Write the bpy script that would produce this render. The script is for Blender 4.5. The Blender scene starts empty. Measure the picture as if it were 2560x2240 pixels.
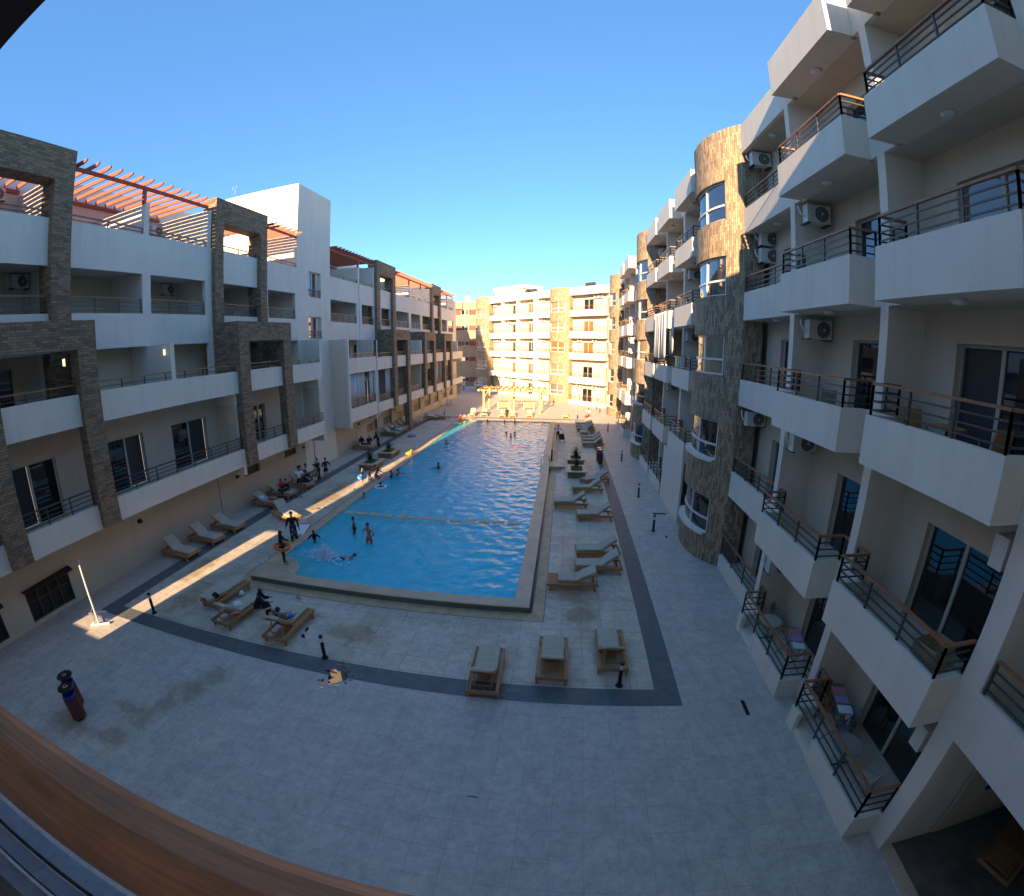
import bpy, bmesh, math, random
import numpy as np
from mathutils import Vector, Matrix
R = math.radians
random.seed(7)
S = bpy.context.scene
COL = S.collection

# ------------------------------------------------------------------ camera, sky, sun, exposure
cam_d = bpy.data.cameras.new('camera'); cam = bpy.data.objects.new('camera', cam_d); COL.objects.link(cam)
CAMZ = 9.6
Mc = [[0.993339164396133, -0.029845155743836036, 0.111294973630521, 0.0],
      [0.11515083227684522, 0.22195945761065944, -0.9682325572935109, 0.0],
      [0.004194079486854394, 0.9745990282448511, 0.22391771667612617, CAMZ], [0, 0, 0, 1]]
cam.matrix_world = Matrix(Mc)
cam_d.type = 'PANO'
cam_d.sensor_fit = 'HORIZONTAL'; cam_d.sensor_width = 36.0; cam_d.sensor_height = 31.5
cam_d.clip_start = 0.02; cam_d.clip_end = 3000
POLY = [0.0, -0.06298023385212324, 4.136510165290373e-06, 1.708939292143131e-05, -2.4448469276729147e-07]
for o in (getattr(cam_d, 'cycles', None), cam_d):
    try:
        o.panorama_type = 'FISHEYE_LENS_POLYNOMIAL'
        for i, v in enumerate(POLY): setattr(o, 'fisheye_polynomial_k%d' % i, v)
        o.fisheye_fov = math.pi * 1.9
    except Exception as ex: pass
S.camera = cam
SUN = Vector((0.114, 1.0, -0.342)).normalized()
world = bpy.data.worlds.new('World'); S.world = world; world.use_nodes = True
nt = world.node_tree; nt.nodes.clear()
sky = nt.nodes.new('ShaderNodeTexSky'); sky.sky_type = 'NISHITA'; sky.sun_disc = False
sky.sun_elevation = math.asin(-SUN.z); sky.sun_rotation = math.pi + 0.1135
sky.air_density = 0.85; sky.dust_density = 0.0; sky.ozone_density = 6.5; sky.altitude = 100
bg = nt.nodes.new('ShaderNodeBackground'); bg.inputs[1].default_value = 0.072
wm1 = nt.nodes.new('ShaderNodeMix'); wm1.data_type = 'RGBA'; wm1.blend_type = 'MULTIPLY'; wm1.inputs[0].default_value = 1; wm1.inputs[7].default_value = (1.20, 1.09, 0.89, 1)
wm2 = nt.nodes.new('ShaderNodeMix'); wm2.data_type = 'RGBA'; wm2.inputs[0].default_value = 0.48; wm2.inputs[7].default_value = (0.34, 1.05, 2.4, 1)
nt.links.new(sky.outputs[0], wm1.inputs[6]); nt.links.new(wm1.outputs[2], wm2.inputs[6])
wo = nt.nodes.new('ShaderNodeOutputWorld'); nt.links.new(wm2.outputs[2], bg.inputs[0]); nt.links.new(bg.outputs[0], wo.inputs[0])
ld = bpy.data.lights.new('sun', 'SUN'); ld.energy = 3.1; ld.angle = R(0.5); ld.color = (1.0, 0.71, 0.41)
sun = bpy.data.objects.new('sun', ld); COL.objects.link(sun)
sun.rotation_euler = SUN.to_track_quat('-Z', 'Y').to_euler()
S.view_settings.view_transform = 'Standard'; S.view_settings.look = 'None'; S.view_settings.gamma = 1
S.view_settings.exposure = 2.5
S.cycles.use_denoising = True
S.cycles.max_bounces = 7; S.cycles.diffuse_bounces = 4; S.cycles.transparent_max_bounces = 12
S.cycles.caustics_reflective = False; S.cycles.caustics_refractive = False
S.cycles.sample_clamp_indirect = 6

# ------------------------------------------------------------------ materials
MT = {}
def nodes(name):
    m = bpy.data.materials.new(name); m.use_nodes = True
    t = m.node_tree; b = t.nodes['Principled BSDF']; MT[name] = m
    return m, t, b
def N(t, typ, **kw):
    n = t.nodes.new(typ)
    for k, v in kw.items(): setattr(n, k, v)
    return n
def noise(t, scale, detail=4, rough=0.6, vec=None, dist=0.0):
    n = N(t, 'ShaderNodeTexNoise'); n.inputs['Scale'].default_value = scale
    n.inputs['Detail'].default_value = detail; n.inputs['Roughness'].default_value = rough; n.inputs['Distortion'].default_value = dist
    if vec is not None: t.links.new(vec, n.inputs['Vector'])
    return n
def ramp(t, src, stops):
    r = N(t, 'ShaderNodeValToRGB'); e = r.color_ramp.elements
    e[0].position = stops[0][0]; e[0].color = (*stops[0][1], 1)
    e[1].position = stops[-1][0]; e[1].color = (*stops[-1][1], 1)
    for p, c in stops[1:-1]:
        x = e.new(p); x.color = (*c, 1)
    t.links.new(src, r.inputs[0]); return r
def mixc(t, a, b, fac, mode='MIX'):
    m = N(t, 'ShaderNodeMix', data_type='RGBA', blend_type=mode)
    for s, v in ((m.inputs[0], fac), (m.inputs[6], a), (m.inputs[7], b)):
        if hasattr(v, 'links') or hasattr(v, 'is_output'): t.links.new(v, s)
        elif isinstance(v, (int, float)): s.default_value = v
        else: s.default_value = (*v, 1)
    return m.outputs[2]
def geo_pos(t):
    return N(t, 'ShaderNodeNewGeometry').outputs['Position']
def bump(t, b, h, strength=0.3, dist=0.01):
    n = N(t, 'ShaderNodeBump'); n.inputs['Strength'].default_value = strength; n.inputs['Distance'].default_value = dist
    t.links.new(h, n.inputs['Height']); t.links.new(n.outputs[0], b.inputs['Normal'])
def simple(name, col, rough=0.6, metal=0.0, var=0.0, vs=8.0, spec=None):
    m, t, b = nodes(name)
    b.inputs['Roughness'].default_value = rough; b.inputs['Metallic'].default_value = metal
    if spec is not None: b.inputs['Specular IOR Level'].default_value = spec
    if var:
        n = noise(t, vs, 4, 0.6, N(t, 'ShaderNodeTexCoord').outputs['Object'])
        r = ramp(t, n.outputs['Fac'], [(0.3, tuple(c * (1 - var) for c in col)), (0.7, tuple(min(1, c * (1 + var)) for c in col))])
        t.links.new(r.outputs[0], b.inputs['Base Color'])
    else: b.inputs['Base Color'].default_value = (*col, 1)
    return m
def plaster(name, col, dirt=0.10):
    m, t, b = nodes(name); p = geo_pos(t)
    big = noise(t, 0.35, 5, 0.65, p); fine = noise(t, 38, 3, 0.7, p)
    mp = N(t, 'ShaderNodeMapping'); mp.inputs['Scale'].default_value = (2.2, 2.2, 0.22); t.links.new(p, mp.inputs[0])
    st = noise(t, 1.0, 5, 0.7, mp.outputs[0])
    c = ramp(t, big.outputs['Fac'], [(0.3, tuple(x * (1 - dirt) for x in col)), (0.7, col)]).outputs[0]
    s = ramp(t, st.outputs['Fac'], [(0.30, (0.80, 0.79, 0.76)), (0.52, (1, 1, 1))]).outputs[0]
    c = mixc(t, c, s, 0.42, 'MULTIPLY')
    f = ramp(t, fine.outputs['Fac'], [(0.3, (0.88, 0.88, 0.88)), (0.7, (1.06, 1.06, 1.06))]).outputs[0]
    c = mixc(t, c, f, 0.6, 'MULTIPLY')
    t.links.new(c, b.inputs['Base Color']); b.inputs['Roughness'].default_value = 0.9
    bump(t, b, fine.outputs['Fac'], 0.35, 0.01)
    return m
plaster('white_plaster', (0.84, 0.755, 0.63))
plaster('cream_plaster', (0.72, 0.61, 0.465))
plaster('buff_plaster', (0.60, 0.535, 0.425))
plaster('tan_plaster', (0.52, 0.34, 0.20))
plaster('red_plaster', (0.40, 0.09, 0.06))
plaster('grey_concrete', (0.36, 0.34, 0.31), 0.2)
def stone(name, lo, hi, vertical):
    m, t, b = nodes(name)
    uv = N(t, 'ShaderNodeTexCoord').outputs['UV']
    mp = N(t, 'ShaderNodeMapping'); t.links.new(uv, mp.inputs[0])
    if vertical: mp.inputs['Rotation'].default_value = (0, 0, R(90))
    wob = noise(t, 3.0, 2, 0.5, uv)
    wm = N(t, 'ShaderNodeVectorMath', operation='MULTIPLY_ADD')
    t.links.new(wob.outputs['Color'], wm.inputs[0]); wm.inputs[1].default_value = (0.05, 0.025, 0); t.links.new(mp.outputs[0], wm.inputs[2])
    br = N(t, 'ShaderNodeTexBrick'); t.links.new(wm.outputs[0], br.inputs['Vector'])
    br.inputs['Scale'].default_value = 1.0; br.inputs['Brick Width'].default_value = 0.34; br.inputs['Row Height'].default_value = 0.105
    br.inputs['Mortar Size'].default_value = 0.008; br.inputs['Mortar Smooth'].default_value = 0.3; br.inputs['Bias'].default_value = 0.0
    br.offset = 0.37
    br.inputs['Color1'].default_value = (0, 0, 0, 1); br.inputs['Color2'].default_value = (1, 1, 1, 1); br.inputs['Mortar'].default_value = (0.1, 0.1, 0.1, 1)
    # per-stone random tone
    mid = tuple((a + c) / 2 for a, c in zip(lo, hi))
    c = ramp(t, br.outputs['Color'], [(0.0, lo), (0.45, mid), (0.8, hi), (1.0, (hi[0] * 1.12, hi[1] * 0.98, hi[2] * 0.82))]).outputs[0]
    n2 = noise(t, 9, 5, 0.75, geo_pos(t))
    c = mixc(t, c, ramp(t, n2.outputs['Fac'], [(0.3, (0.55, 0.55, 0.56)), (0.65, (1.15, 1.12, 1.1))]).outputs[0], 0.75, 'MULTIPLY')
    c = mixc(t, c, (lo[0] * 0.5, lo[1] * 0.5, lo[2] * 0.5), br.outputs['Fac'])
    t.links.new(c, b.inputs['Base Color']); b.inputs['Roughness'].default_value = 0.85
    h = mixc(t, br.outputs['Color'], (0, 0, 0), br.outputs['Fac'])
    h = mixc(t, h, n2.outputs['Fac'], 0.5)
    bump(t, b, h, 0.8, 0.035)
    return m
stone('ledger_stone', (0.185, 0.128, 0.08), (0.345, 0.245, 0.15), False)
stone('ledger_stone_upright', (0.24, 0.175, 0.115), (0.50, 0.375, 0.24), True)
def paving(name, col, col2, joint, joint_amt, stain, stain_amt, off=(0.2, 0.0), rough=0.55, spots=(), spotcol=(0.8, 0.76, 0.66)):
    m, t, b = nodes(name); p = geo_pos(t)
    mp = N(t, 'ShaderNodeMapping'); t.links.new(p, mp.inputs[0]); mp.inputs['Location'].default_value = (-off[0], -off[1], 0)
    br = N(t, 'ShaderNodeTexBrick'); t.links.new(mp.outputs[0], br.inputs['Vector']); br.offset = 0; br.squash = 1
    br.inputs['Scale'].default_value = 1.0; br.inputs['Brick Width'].default_value = 0.71; br.inputs['Row Height'].default_value = 0.71
    br.inputs['Mortar Size'].default_value = 0.010; br.inputs['Mortar Smooth'].default_value = 0.3
    br.inputs['Color1'].default_value = (0.945, 0.945, 0.955, 1); br.inputs['Color2'].default_value = (1.045, 1.045, 1.03, 1); br.inputs['Mortar'].default_value = (1, 1, 1, 1)
    n1 = noise(t, 6, 6, 0.75, p); n2 = noise(t, 55, 3, 0.8, p); n3 = noise(t, 0.45, 6, 0.62, p, 0.6); n4 = noise(t, 1.3, 5, 0.7, p, 0.4)
    c = ramp(t, n1.outputs['Fac'], [(0.32, col), (0.68, col2)]).outputs[0]
    c = mixc(t, c, br.outputs['Color'], 1.0, 'MULTIPLY')
    c = mixc(t, c, ramp(t, n2.outputs['Fac'], [(0.3, (0.66, 0.66, 0.66)), (0.7, (1.26, 1.26, 1.26))]).outputs[0], 0.8, 'MULTIPLY')
    n6 = noise(t, 2.4, 6, 0.8, p, 0.3); c = mixc(t, c, ramp(t, n6.outputs['Fac'], [(0.34, (0.72, 0.72, 0.735)), (0.66, (1.13, 1.13, 1.11))]).outputs[0], 0.8, 'MULTIPLY')
    js = N(t, 'ShaderNodeMath', operation='MULTIPLY'); t.links.new(br.outputs['Fac'], js.inputs[0])
    jn = ramp(t, n4.outputs['Fac'], [(0.40, (0.35, 0.35, 0.35)), (0.60, (1, 1, 1))]); t.links.new(jn.outputs[0], js.inputs[1])
    j2 = N(t, 'ShaderNodeMath', operation='MULTIPLY'); t.links.new(js.outputs[0], j2.inputs[0]); j2.inputs[1].default_value = joint_amt
    c = mixc(t, c, joint, j2.outputs[0])
    sm = ramp(t, n3.outputs['Fac'], [(0.50, (0, 0, 0)), (0.56, (0.7, 0.7, 0.7)), (0.75, (1, 1, 1))])
    s2 = N(t, 'ShaderNodeMath', operation='MULTIPLY'); t.links.new(sm.outputs[0], s2.inputs[0]); s2.inputs[1].default_value = stain_amt
    c = mixc(t, c, stain, s2.outputs[0], 'MULTIPLY')
    if spots:
        acc = None
        for (sx_, sy_, ra, rb) in spots:
            mp2 = N(t, 'ShaderNodeMapping', vector_type='TEXTURE'); t.links.new(p, mp2.inputs[0]); mp2.inputs['Location'].default_value = (sx_, sy_, 0); mp2.inputs['Scale'].default_value = (ra, rb, 1)
            ln = N(t, 'ShaderNodeVectorMath', operation='LENGTH'); t.links.new(mp2.outputs[0], ln.inputs[0])
            if acc is None: acc = ln.outputs['Value']
            else:
                mn = N(t, 'ShaderNodeMath', operation='SMOOTH_MIN'); mn.inputs[2].default_value = .5; t.links.new(acc, mn.inputs[0]); t.links.new(ln.outputs['Value'], mn.inputs[1]); acc = mn.outputs[0]
        nz = noise(t, 1.7, 7, 0.72, p, 0.8)
        ad = N(t, 'ShaderNodeMath', operation='MULTIPLY_ADD'); t.links.new(nz.outputs['Fac'], ad.inputs[0]); ad.inputs[1].default_value = 2.6; t.links.new(acc, ad.inputs[2])
        sr = ramp(t, ad.outputs[0], [(0.0, (1, 1, 1)), (0.60, (.9, .9, .9)), (0.665, (.45, .45, .45)), (0.80, (0, 0, 0))])
        dv = N(t, 'ShaderNodeMath', operation='DIVIDE'); t.links.new(ad.outputs[0], dv.inputs[0]); dv.inputs[1].default_value = 3.2; t.links.new(dv.outputs[0], sr.inputs[0])
        c = mixc(t, c, spotcol, sr.outputs[0], 'MULTIPLY')
    t.links.new(c, b.inputs['Base Color'])
    rr = ramp(t, n1.outputs['Fac'], [(0.3, (rough - 0.12,) * 3), (0.7, (rough + 0.15,) * 3)]); t.links.new(rr.outputs[0], b.inputs['Roughness'])
    hh = mixc(t, n2.outputs['Fac'], (0, 0, 0), br.outputs['Fac']); bump(t, b, hh, 0.25, 0.01)
    return m
paving('granite_paving', (0.47, 0.425, 0.37), (0.60, 0.545, 0.475), (0.26, 0.24, 0.22), 0.62, (0.84, 0.83, 0.80), 0.35, spots=[(-11.6, 5.0, .55, .4), (-11.35, 5.9, .6, .6), (-12.2, 6.1, .7, .25), (-11.0, 6.8, .45, .4), (-10.7, 7.6, .65, .5), (-10.35, 8.5, .5, .55), (-13.2, 4.7, 1.0, .4)], spotcol=(0.72, 0.67, 0.55))
paving('pale_paving', (0.54, 0.465, 0.37), (0.67, 0.58, 0.465), (0.16, 0.145, 0.12), 0.9, (0.66, 0.60, 0.50), 0.6, (0.22, -0.1), spots=[(.9, 15.7, 1.0, .6), (.9, 14.4, .7, .8), (-9.3, 12.6, .8, .4), (-14.9, 12.4, .6, 1.6), (-15.2, 25.5, .8, 3.4), (-16.4, 14.5, .5, 1.6), (.6, 25.3, 1.2, .6), (-15.4, 34.5, .8, 1.0), (-7, 12, 1.2, .6)], spotcol=(0.70, 0.62, 0.48))
def marble(name, base, vein, scale):
    m, t, b = nodes(name); p = geo_pos(t)
    n = noise(t, scale, 6, 0.7, p, 1.5)
    c = ramp(t, n.outputs['Fac'], [(0.3, base), (0.7, tuple(x * 1.6 for x in base))]).outputs[0]
    v = N(t, 'ShaderNodeTexVoronoi', feature='DISTANCE_TO_EDGE'); v.inputs['Scale'].default_value = scale * 0.7
    nd = noise(t, scale * 0.8, 4, 0.6, p)
    ad = N(t, 'ShaderNodeVectorMath', operation='MULTIPLY_ADD'); t.links.new(nd.outputs['Color'], ad.inputs[0]); ad.inputs[1].default_value = (0.9, 0.9, 0.9); t.links.new(p, ad.inputs[2])
    t.links.new(ad.outputs[0], v.inputs['Vector'])
    n5 = noise(t, scale * 0.6, 3, 0.5, p)
    vm = ramp(t, v.outputs['Distance'], [(0.0, (1, 1, 1)), (0.012, (0, 0, 0))])
    vf = N(t, 'ShaderNodeMath', operation='MULTIPLY'); t.links.new(vm.outputs[0], vf.inputs[0])
    vr = ramp(t, n5.outputs['Fac'], [(0.5, (0, 0, 0)), (0.65, (0.6, 0.6, 0.6))]); t.links.new(vr.outputs[0], vf.inputs[1])
    c = mixc(t, c, vein, vf.outputs[0]); t.links.new(c, b.inputs['Base Color']); b.inputs['Roughness'].default_value = 0.55
    return m
marble('dark_marble', (0.082, 0.090, 0.092), (0.45, 0.44, 0.42), 1.6)
marble('sill_marble', (0.20, 0.215, 0.235), (0.08, 0.09, 0.11), 9)
simple('travertine', (0.50, 0.345, 0.195), 0.6, var=0.22, vs=2.2)
simple('coping_stone', (0.54, 0.385, 0.25), 0.5, var=0.18, vs=1.4)
simple('mosaic_tile', (0.13, 0.145, 0.135), 0.5, var=0.35, vs=40)
simple('step_stone', (0.50, 0.42, 0.26), 0.6, var=0.2, vs=3)
simple('wood_rail', (0.32, 0.14, 0.065), 0.42, var=0.25, vs=14)
simple('pergola_red', (0.36, 0.075, 0.035), 0.55, var=0.2, vs=9)
simple('pergola_timber', (0.60, 0.34, 0.13), 0.5, var=0.15, vs=9)
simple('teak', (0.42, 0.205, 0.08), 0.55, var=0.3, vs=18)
simple('sunlit_teak', (0.66, 0.38, 0.10), 0.5, var=0.2, vs=18)  # teak with sunlight put into its colour, for pieces standing in sun
simple('cushion', (0.47, 0.42, 0.315), 0.9, var=0.10, vs=5)
simple('rail_metal', (0.085, 0.08, 0.08), 0.4, 0.3)
simple('white_frame', (0.72, 0.71, 0.67), 0.4)
simple('beige_frame', (0.50, 0.47, 0.40), 0.45)
simple('dark_timber', (0.07, 0.05, 0.035), 0.6)
simple('matt_dark', (0.03, 0.025, 0.022), 0.8)
simple('white_metal', (0.8, 0.8, 0.78), 0.35)
simple('ac_white', (0.66, 0.65, 0.60), 0.5, var=0.06, vs=6)
simple('ac_dark', (0.04, 0.042, 0.045), 0.5)
simple('black_metal', (0.02, 0.02, 0.022), 0.35, 0.4)
simple('black_cloth', (0.012, 0.012, 0.015), 0.85)
simple('chrome', (0.75, 0.75, 0.75), 0.12, 1.0)
simple('skin', (0.36, 0.195, 0.12), 0.5, var=0.08, vs=6)
simple('skin_dark', (0.17, 0.085, 0.05), 0.5, var=0.08, vs=6)
simple('skin_light', (0.48, 0.29, 0.20), 0.5, var=0.08, vs=6)
simple('hair', (0.012, 0.010, 0.009), 0.55)
simple('eye', (0.01, 0.01, 0.01), 0.2)
simple('maroon_slat', (0.17, 0.030, 0.022), 0.45, var=0.2, vs=12)
simple('liner_blue', (0.012, 0.05, 0.42), 0.4)
simple('terracotta', (0.42, 0.2, 0.1), 0.8)
simple('curtain_cloth', (0.62, 0.61, 0.58), 0.95, var=0.05, vs=3)
simple('brown_curtain', (0.36, 0.26, 0.16), 0.95, var=0.2, vs=3)
simple('tank_dark', (0.05, 0.05, 0.05), 0.4)
simple('plastic_white', (0.75, 0.75, 0.73), 0.4)
for nm, c in dict(red=(0.55, 0.02, 0.02), crimson=(0.62, 0.02, 0.08), coral=(0.85, 0.07, 0.10), orange=(0.85, 0.16, 0.04), pink=(0.62, 0.25, 0.27), white=(0.75, 0.76, 0.80),
                  navy=(0.015, 0.03, 0.10), blue=(0.03, 0.17, 0.62), sky_blue=(0.12, 0.42, 0.85), cyan=(0.03, 0.45, 0.75), green=(0.05, 0.75, 0.08), yellow=(0.85, 0.5, 0.02),
                  lilac=(0.40, 0.30, 0.52), olive=(0.13, 0.10, 0.06), camo=(0.22, 0.19, 0.13), grey=(0.25, 0.25, 0.25), maroon=(0.14, 0.015, 0.03), dark_brown=(0.03, 0.017, 0.012)).items():
    simple('cloth_' + nm, c, 0.8, var=0.12, vs=10)
def pattern(name, a, b2, scale):
    m, t, b = nodes(name); v = N(t, 'ShaderNodeTexVoronoi'); v.inputs['Scale'].default_value = scale
    t.links.new(N(t, 'ShaderNodeTexCoord').outputs['Object'], v.inputs['Vector'])
    r = ramp(t, v.outputs['Color'], [(0.45, a), (0.55, b2)]); t.links.new(r.outputs[0], b.inputs['Base Color']); b.inputs['Roughness'].default_value = 0.85
pattern('floral_cloth', (0.012, 0.02, 0.05), (0.10, 0.20, 0.34), 9)
pattern('beach_towel', (0.02, 0.5, 0.7), (0.10, 0.35, 0.08), 3)
pattern('pink_print', (0.42, 0.22, 0.20), (0.25, 0.06, 0.07), 14)
pattern('football_leather', (0.75, 0.74, 0.80), (0.75, 0.74, 0.80), 3)
def glass(name, tint, ior=1.9, rough=0.02):
    m, t, b = nodes(name); t.nodes.remove(b)
    g = N(t, 'ShaderNodeBsdfGlossy'); g.inputs['Roughness'].default_value = rough; g.inputs['Color'].default_value = (0.9, 0.95, 1, 1)
    d = N(t, 'ShaderNodeBsdfDiffuse'); d.inputs['Color'].default_value = (*tint, 1)
    f = N(t, 'ShaderNodeFresnel'); f.inputs['IOR'].default_value = ior
    x = N(t, 'ShaderNodeMixShader'); t.links.new(f.outputs[0], x.inputs[0]); t.links.new(d.outputs[0], x.inputs[1]); t.links.new(g.outputs[0], x.inputs[2])
    t.links.new(x.outputs[0], t.nodes['Material Output'].inputs['Surface']); return m
glass('door_glass', (0.012, 0.012, 0.013), 2.1)
glass('window_glass', (0.02, 0.022, 0.028), 2.6)
glass('amber_curtain_glass', (0.30, 0.13, 0.05), 1.6)
glass('drawn_curtain_glass', (0.20, 0.165, 0.13), 1.9)
glass('curtained_glass', (0.30, 0.22, 0.14), 1.7)
# water: clear tinted surface with fresnel reflection and a little scattering
m, t, b = nodes('pool_water'); t.nodes.remove(b)
tr = N(t, 'ShaderNodeBsdfTransparent'); tr.inputs['Color'].default_value = (0.80, 0.97, 1.0, 1)
df = N(t, 'ShaderNodeBsdfDiffuse'); df.inputs['Color'].default_value = (0.10, 0.86, 1.0, 1)
gl = N(t, 'ShaderNodeBsdfGlossy'); gl.inputs['Roughness'].default_value = 0.04
pw = geo_pos(t); wn = noise(t, 3.6, 4, 0.6, pw, 0.6)
bp = N(t, 'ShaderNodeBump'); bp.inputs['Strength'].default_value = 0.55; bp.inputs['Distance'].default_value = 0.05; t.links.new(wn.outputs['Fac'], bp.inputs['Height'])
fr = N(t, 'ShaderNodeFresnel'); fr.inputs['IOR'].default_value = 1.38; t.links.new(bp.outputs[0], fr.inputs['Normal']); t.links.new(bp.outputs[0], gl.inputs['Normal'])
x1 = N(t, 'ShaderNodeMixShader'); x1.inputs[0].default_value = 0.46; t.links.new(tr.outputs[0], x1.inputs[1]); t.links.new(df.outputs[0], x1.inputs[2])
x2 = N(t, 'ShaderNodeMixShader'); t.links.new(fr.outputs[0], x2.inputs[0]); t.links.new(x1.outputs[0], x2.inputs[1]); t.links.new(gl.outputs[0], x2.inputs[2])
t.links.new(x2.outputs[0], t.nodes['Material Output'].inputs['Surface'])
# pool basin tiles, with caustic light ripples painted into the blue
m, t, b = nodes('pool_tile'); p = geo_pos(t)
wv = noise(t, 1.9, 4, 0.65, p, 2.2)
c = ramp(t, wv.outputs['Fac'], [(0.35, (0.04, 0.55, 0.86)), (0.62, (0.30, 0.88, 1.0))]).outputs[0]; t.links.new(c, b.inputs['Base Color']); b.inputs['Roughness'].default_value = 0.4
# puddle
m, t, b = nodes('puddle_water'); b.inputs['Base Color'].default_value = (0.03, 0.03, 0.03, 1); b.inputs['Roughness'].default_value = 0.0; b.inputs['IOR'].default_value = 1.6
m, t, b = nodes('splash_water'); b.inputs['Base Color'].default_value = (0.8, 0.88, 0.95, 1); b.inputs['Roughness'].default_value = 0.3
def leafmat(name, a, c2):
    m, t, b = nodes(name); r = ramp(t, noise(t, 3, 2, 0.5, geo_pos(t)).outputs['Fac'], [(0.35, a), (0.65, c2)])
    t.links.new(r.outputs[0], b.inputs['Base Color']); b.inputs['Roughness'].default_value = 0.5
leafmat('palm_leaf', (0.015, 0.04, 0.018), (0.05, 0.11, 0.045))
leafmat('shrub_leaf', (0.08, 0.14, 0.02), (0.24, 0.30, 0.04))
m, t, b = nodes('lamp_sun_glint'); b.inputs['Base Color'].default_value = (0.9, 0.8, 0.6, 1); b.inputs['Emission Color'].default_value = (1, 0.75, 0.4, 1); b.inputs['Emission Strength'].default_value = 0.3  # faint emission standing in for sunlight glinting on the lamp

# ------------------------------------------------------------------ mesh helper
class MB:
    def __init__(s, F=None): s.v = []; s.f = []; s.F = F
    def box(s, a0, a1, b0, b1, c0, c1):
        if a0 > a1: a0, a1 = a1, a0
        if b0 > b1: b0, b1 = b1, b0
        if c0 > c1: c0, c1 = c1, c0
        n = len(s.v); P = [(x, y, z) for x in (a0, a1) for y in (b0, b1) for z in (c0, c1)]
        if s.F: P = [s.F(*p) for p in P]
        s.v += P
        for q in ((0, 1, 3, 2), (4, 6, 7, 5), (0, 4, 5, 1), (2, 3, 7, 6), (0, 2, 6, 4), (1, 5, 7, 3)): s.f.append([n + i for i in q])
        return s
    def hexa(s, P):
        n = len(s.v); s.v += [s.F(*p) if s.F else tuple(p) for p in P]
        for q in ((0, 1, 2, 3), (4, 7, 6, 5), (0, 4, 5, 1), (1, 5, 6, 2), (2, 6, 7, 3), (3, 7, 4, 0)): s.f.append([n + i for i in q])
        return s
    def prism(s, pts, z0, z1, caps=True):      # vertical prism over a polygon in the first two axes
        n = len(s.v); k = len(pts)
        for z in (z0, z1):
            for p in pts: s.v.append(s.F(p[0], p[1], z) if s.F else (p[0], p[1], z))
        for i in range(k): s.f.append([n + i, n + (i + 1) % k, n + k + (i + 1) % k, n + k + i])
        if caps: s.f.append([n + i for i in range(k)][::-1]); s.f.append([n + k + i for i in range(k)])
        return s
    def tube(s, p0, p1, r0, r1=None, n=8, caps=True):
        r1 = r0 if r1 is None else r1
        if s.F: p0, p1 = s.F(*p0), s.F(*p1)
        a = Vector(p0); b = Vector(p1); d = (b - a)
        if d.length < 1e-6: return s
        d.normalize(); u = d.orthogonal().normalized(); w = d.cross(u); k = len(s.v)
        for c, r in ((a, r0), (b, r1)):
            for i in range(n):
                th = 2 * math.pi * i / n; s.v.append(tuple(c + u * math.cos(th) * r + w * math.sin(th) * r))
        for i in range(n): s.f.append([k + i, k + (i + 1) % n, k + n + (i + 1) % n, k + n + i])
        if caps: s.f.append([k + i for i in range(n)][::-1]); s.f.append([k + n + i for i in range(n)])
        return s
    def bar(s, p0, p1, w, h):                    # square bar between points
        if s.F: p0, p1 = s.F(*p0), s.F(*p1)
        a = Vector(p0); b = Vector(p1); d = (b - a).normalized(); up = Vector((0, 0, 1))
        if abs(d.z) > 0.95: up = Vector((0, 1, 0))
        x = d.cross(up).normalized(); y = x.cross(d); k = len(s.v)
        for c in (a, b):
            for i, j in ((-1, -1), (1, -1), (1, 1), (-1, 1)): s.v.append(tuple(c + x * i * w / 2 + y * j * h / 2))
        for q in ((0, 1, 2, 3), (4, 7, 6, 5), (0, 4, 5, 1), (1, 5, 6, 2), (2, 6, 7, 3), (3, 7, 4, 0)): s.f.append([k + i for i in q])
        return s
    def lathe(s, prof, n=16, c=(0, 0, 0)):
        k = len(s.v)
        for r, z in prof:
            for i in range(n):
                th = 2 * math.pi * i / n; s.v.append((c[0] + r * math.cos(th), c[1] + r * math.sin(th), c[2] + z))
        for j in range(len(prof) - 1):
            for i in range(n): s.f.append([k + j * n + i, k + j * n + (i + 1) % n, k + (j + 1) * n + (i + 1) % n, k + (j + 1) * n + i])
        return s
    def ball(s, c, r, n=8, sx=1, sy=1, sz=1):
        if s.F: c = s.F(*c)
        m = max(4, n // 2 + 1); k = len(s.v)
        for j in range(m + 1):
            ph = math.pi * j / m
            for i in range(n):
                th = 2 * math.pi * i / n
                s.v.append((c[0] + sx * r * math.sin(ph) * math.cos(th), c[1] + sy * r * math.sin(ph) * math.sin(th), c[2] + sz * r * math.cos(ph)))
        for j in range(m):
            for i in range(n): s.f.append([k + j * n + i, k + (j + 1) * n + i, k + (j + 1) * n + (i + 1) % n, k + j * n + (i + 1) % n])
        return s
    def torus(s, c, R0, r, n=20, m=8, sx=1, sy=1, tilt=None):
        k = len(s.v)
        for i in range(n):
            a = 2 * math.pi * i / n
            for j in range(m):
                b = 2 * math.pi * j / m; rr = R0 + r * math.cos(b)
                p = Vector((sx * rr * math.cos(a), sy * rr * math.sin(a), r * math.sin(b)))
                if tilt: p = tilt @ p
                s.v.append(tuple(p + Vector(c)))
        for i in range(n):
            for j in range(m): s.f.append([k + i * m + j, k + ((i + 1) % n) * m + j, k + ((i + 1) % n) * m + (j + 1) % m, k + i * m + (j + 1) % m])
        return s
    def quad(s, P): n = len(s.v); s.v += [s.F(*p) if s.F else tuple(p) for p in P]; s.f.append(list(range(n, n + len(P)))); return s
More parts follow.
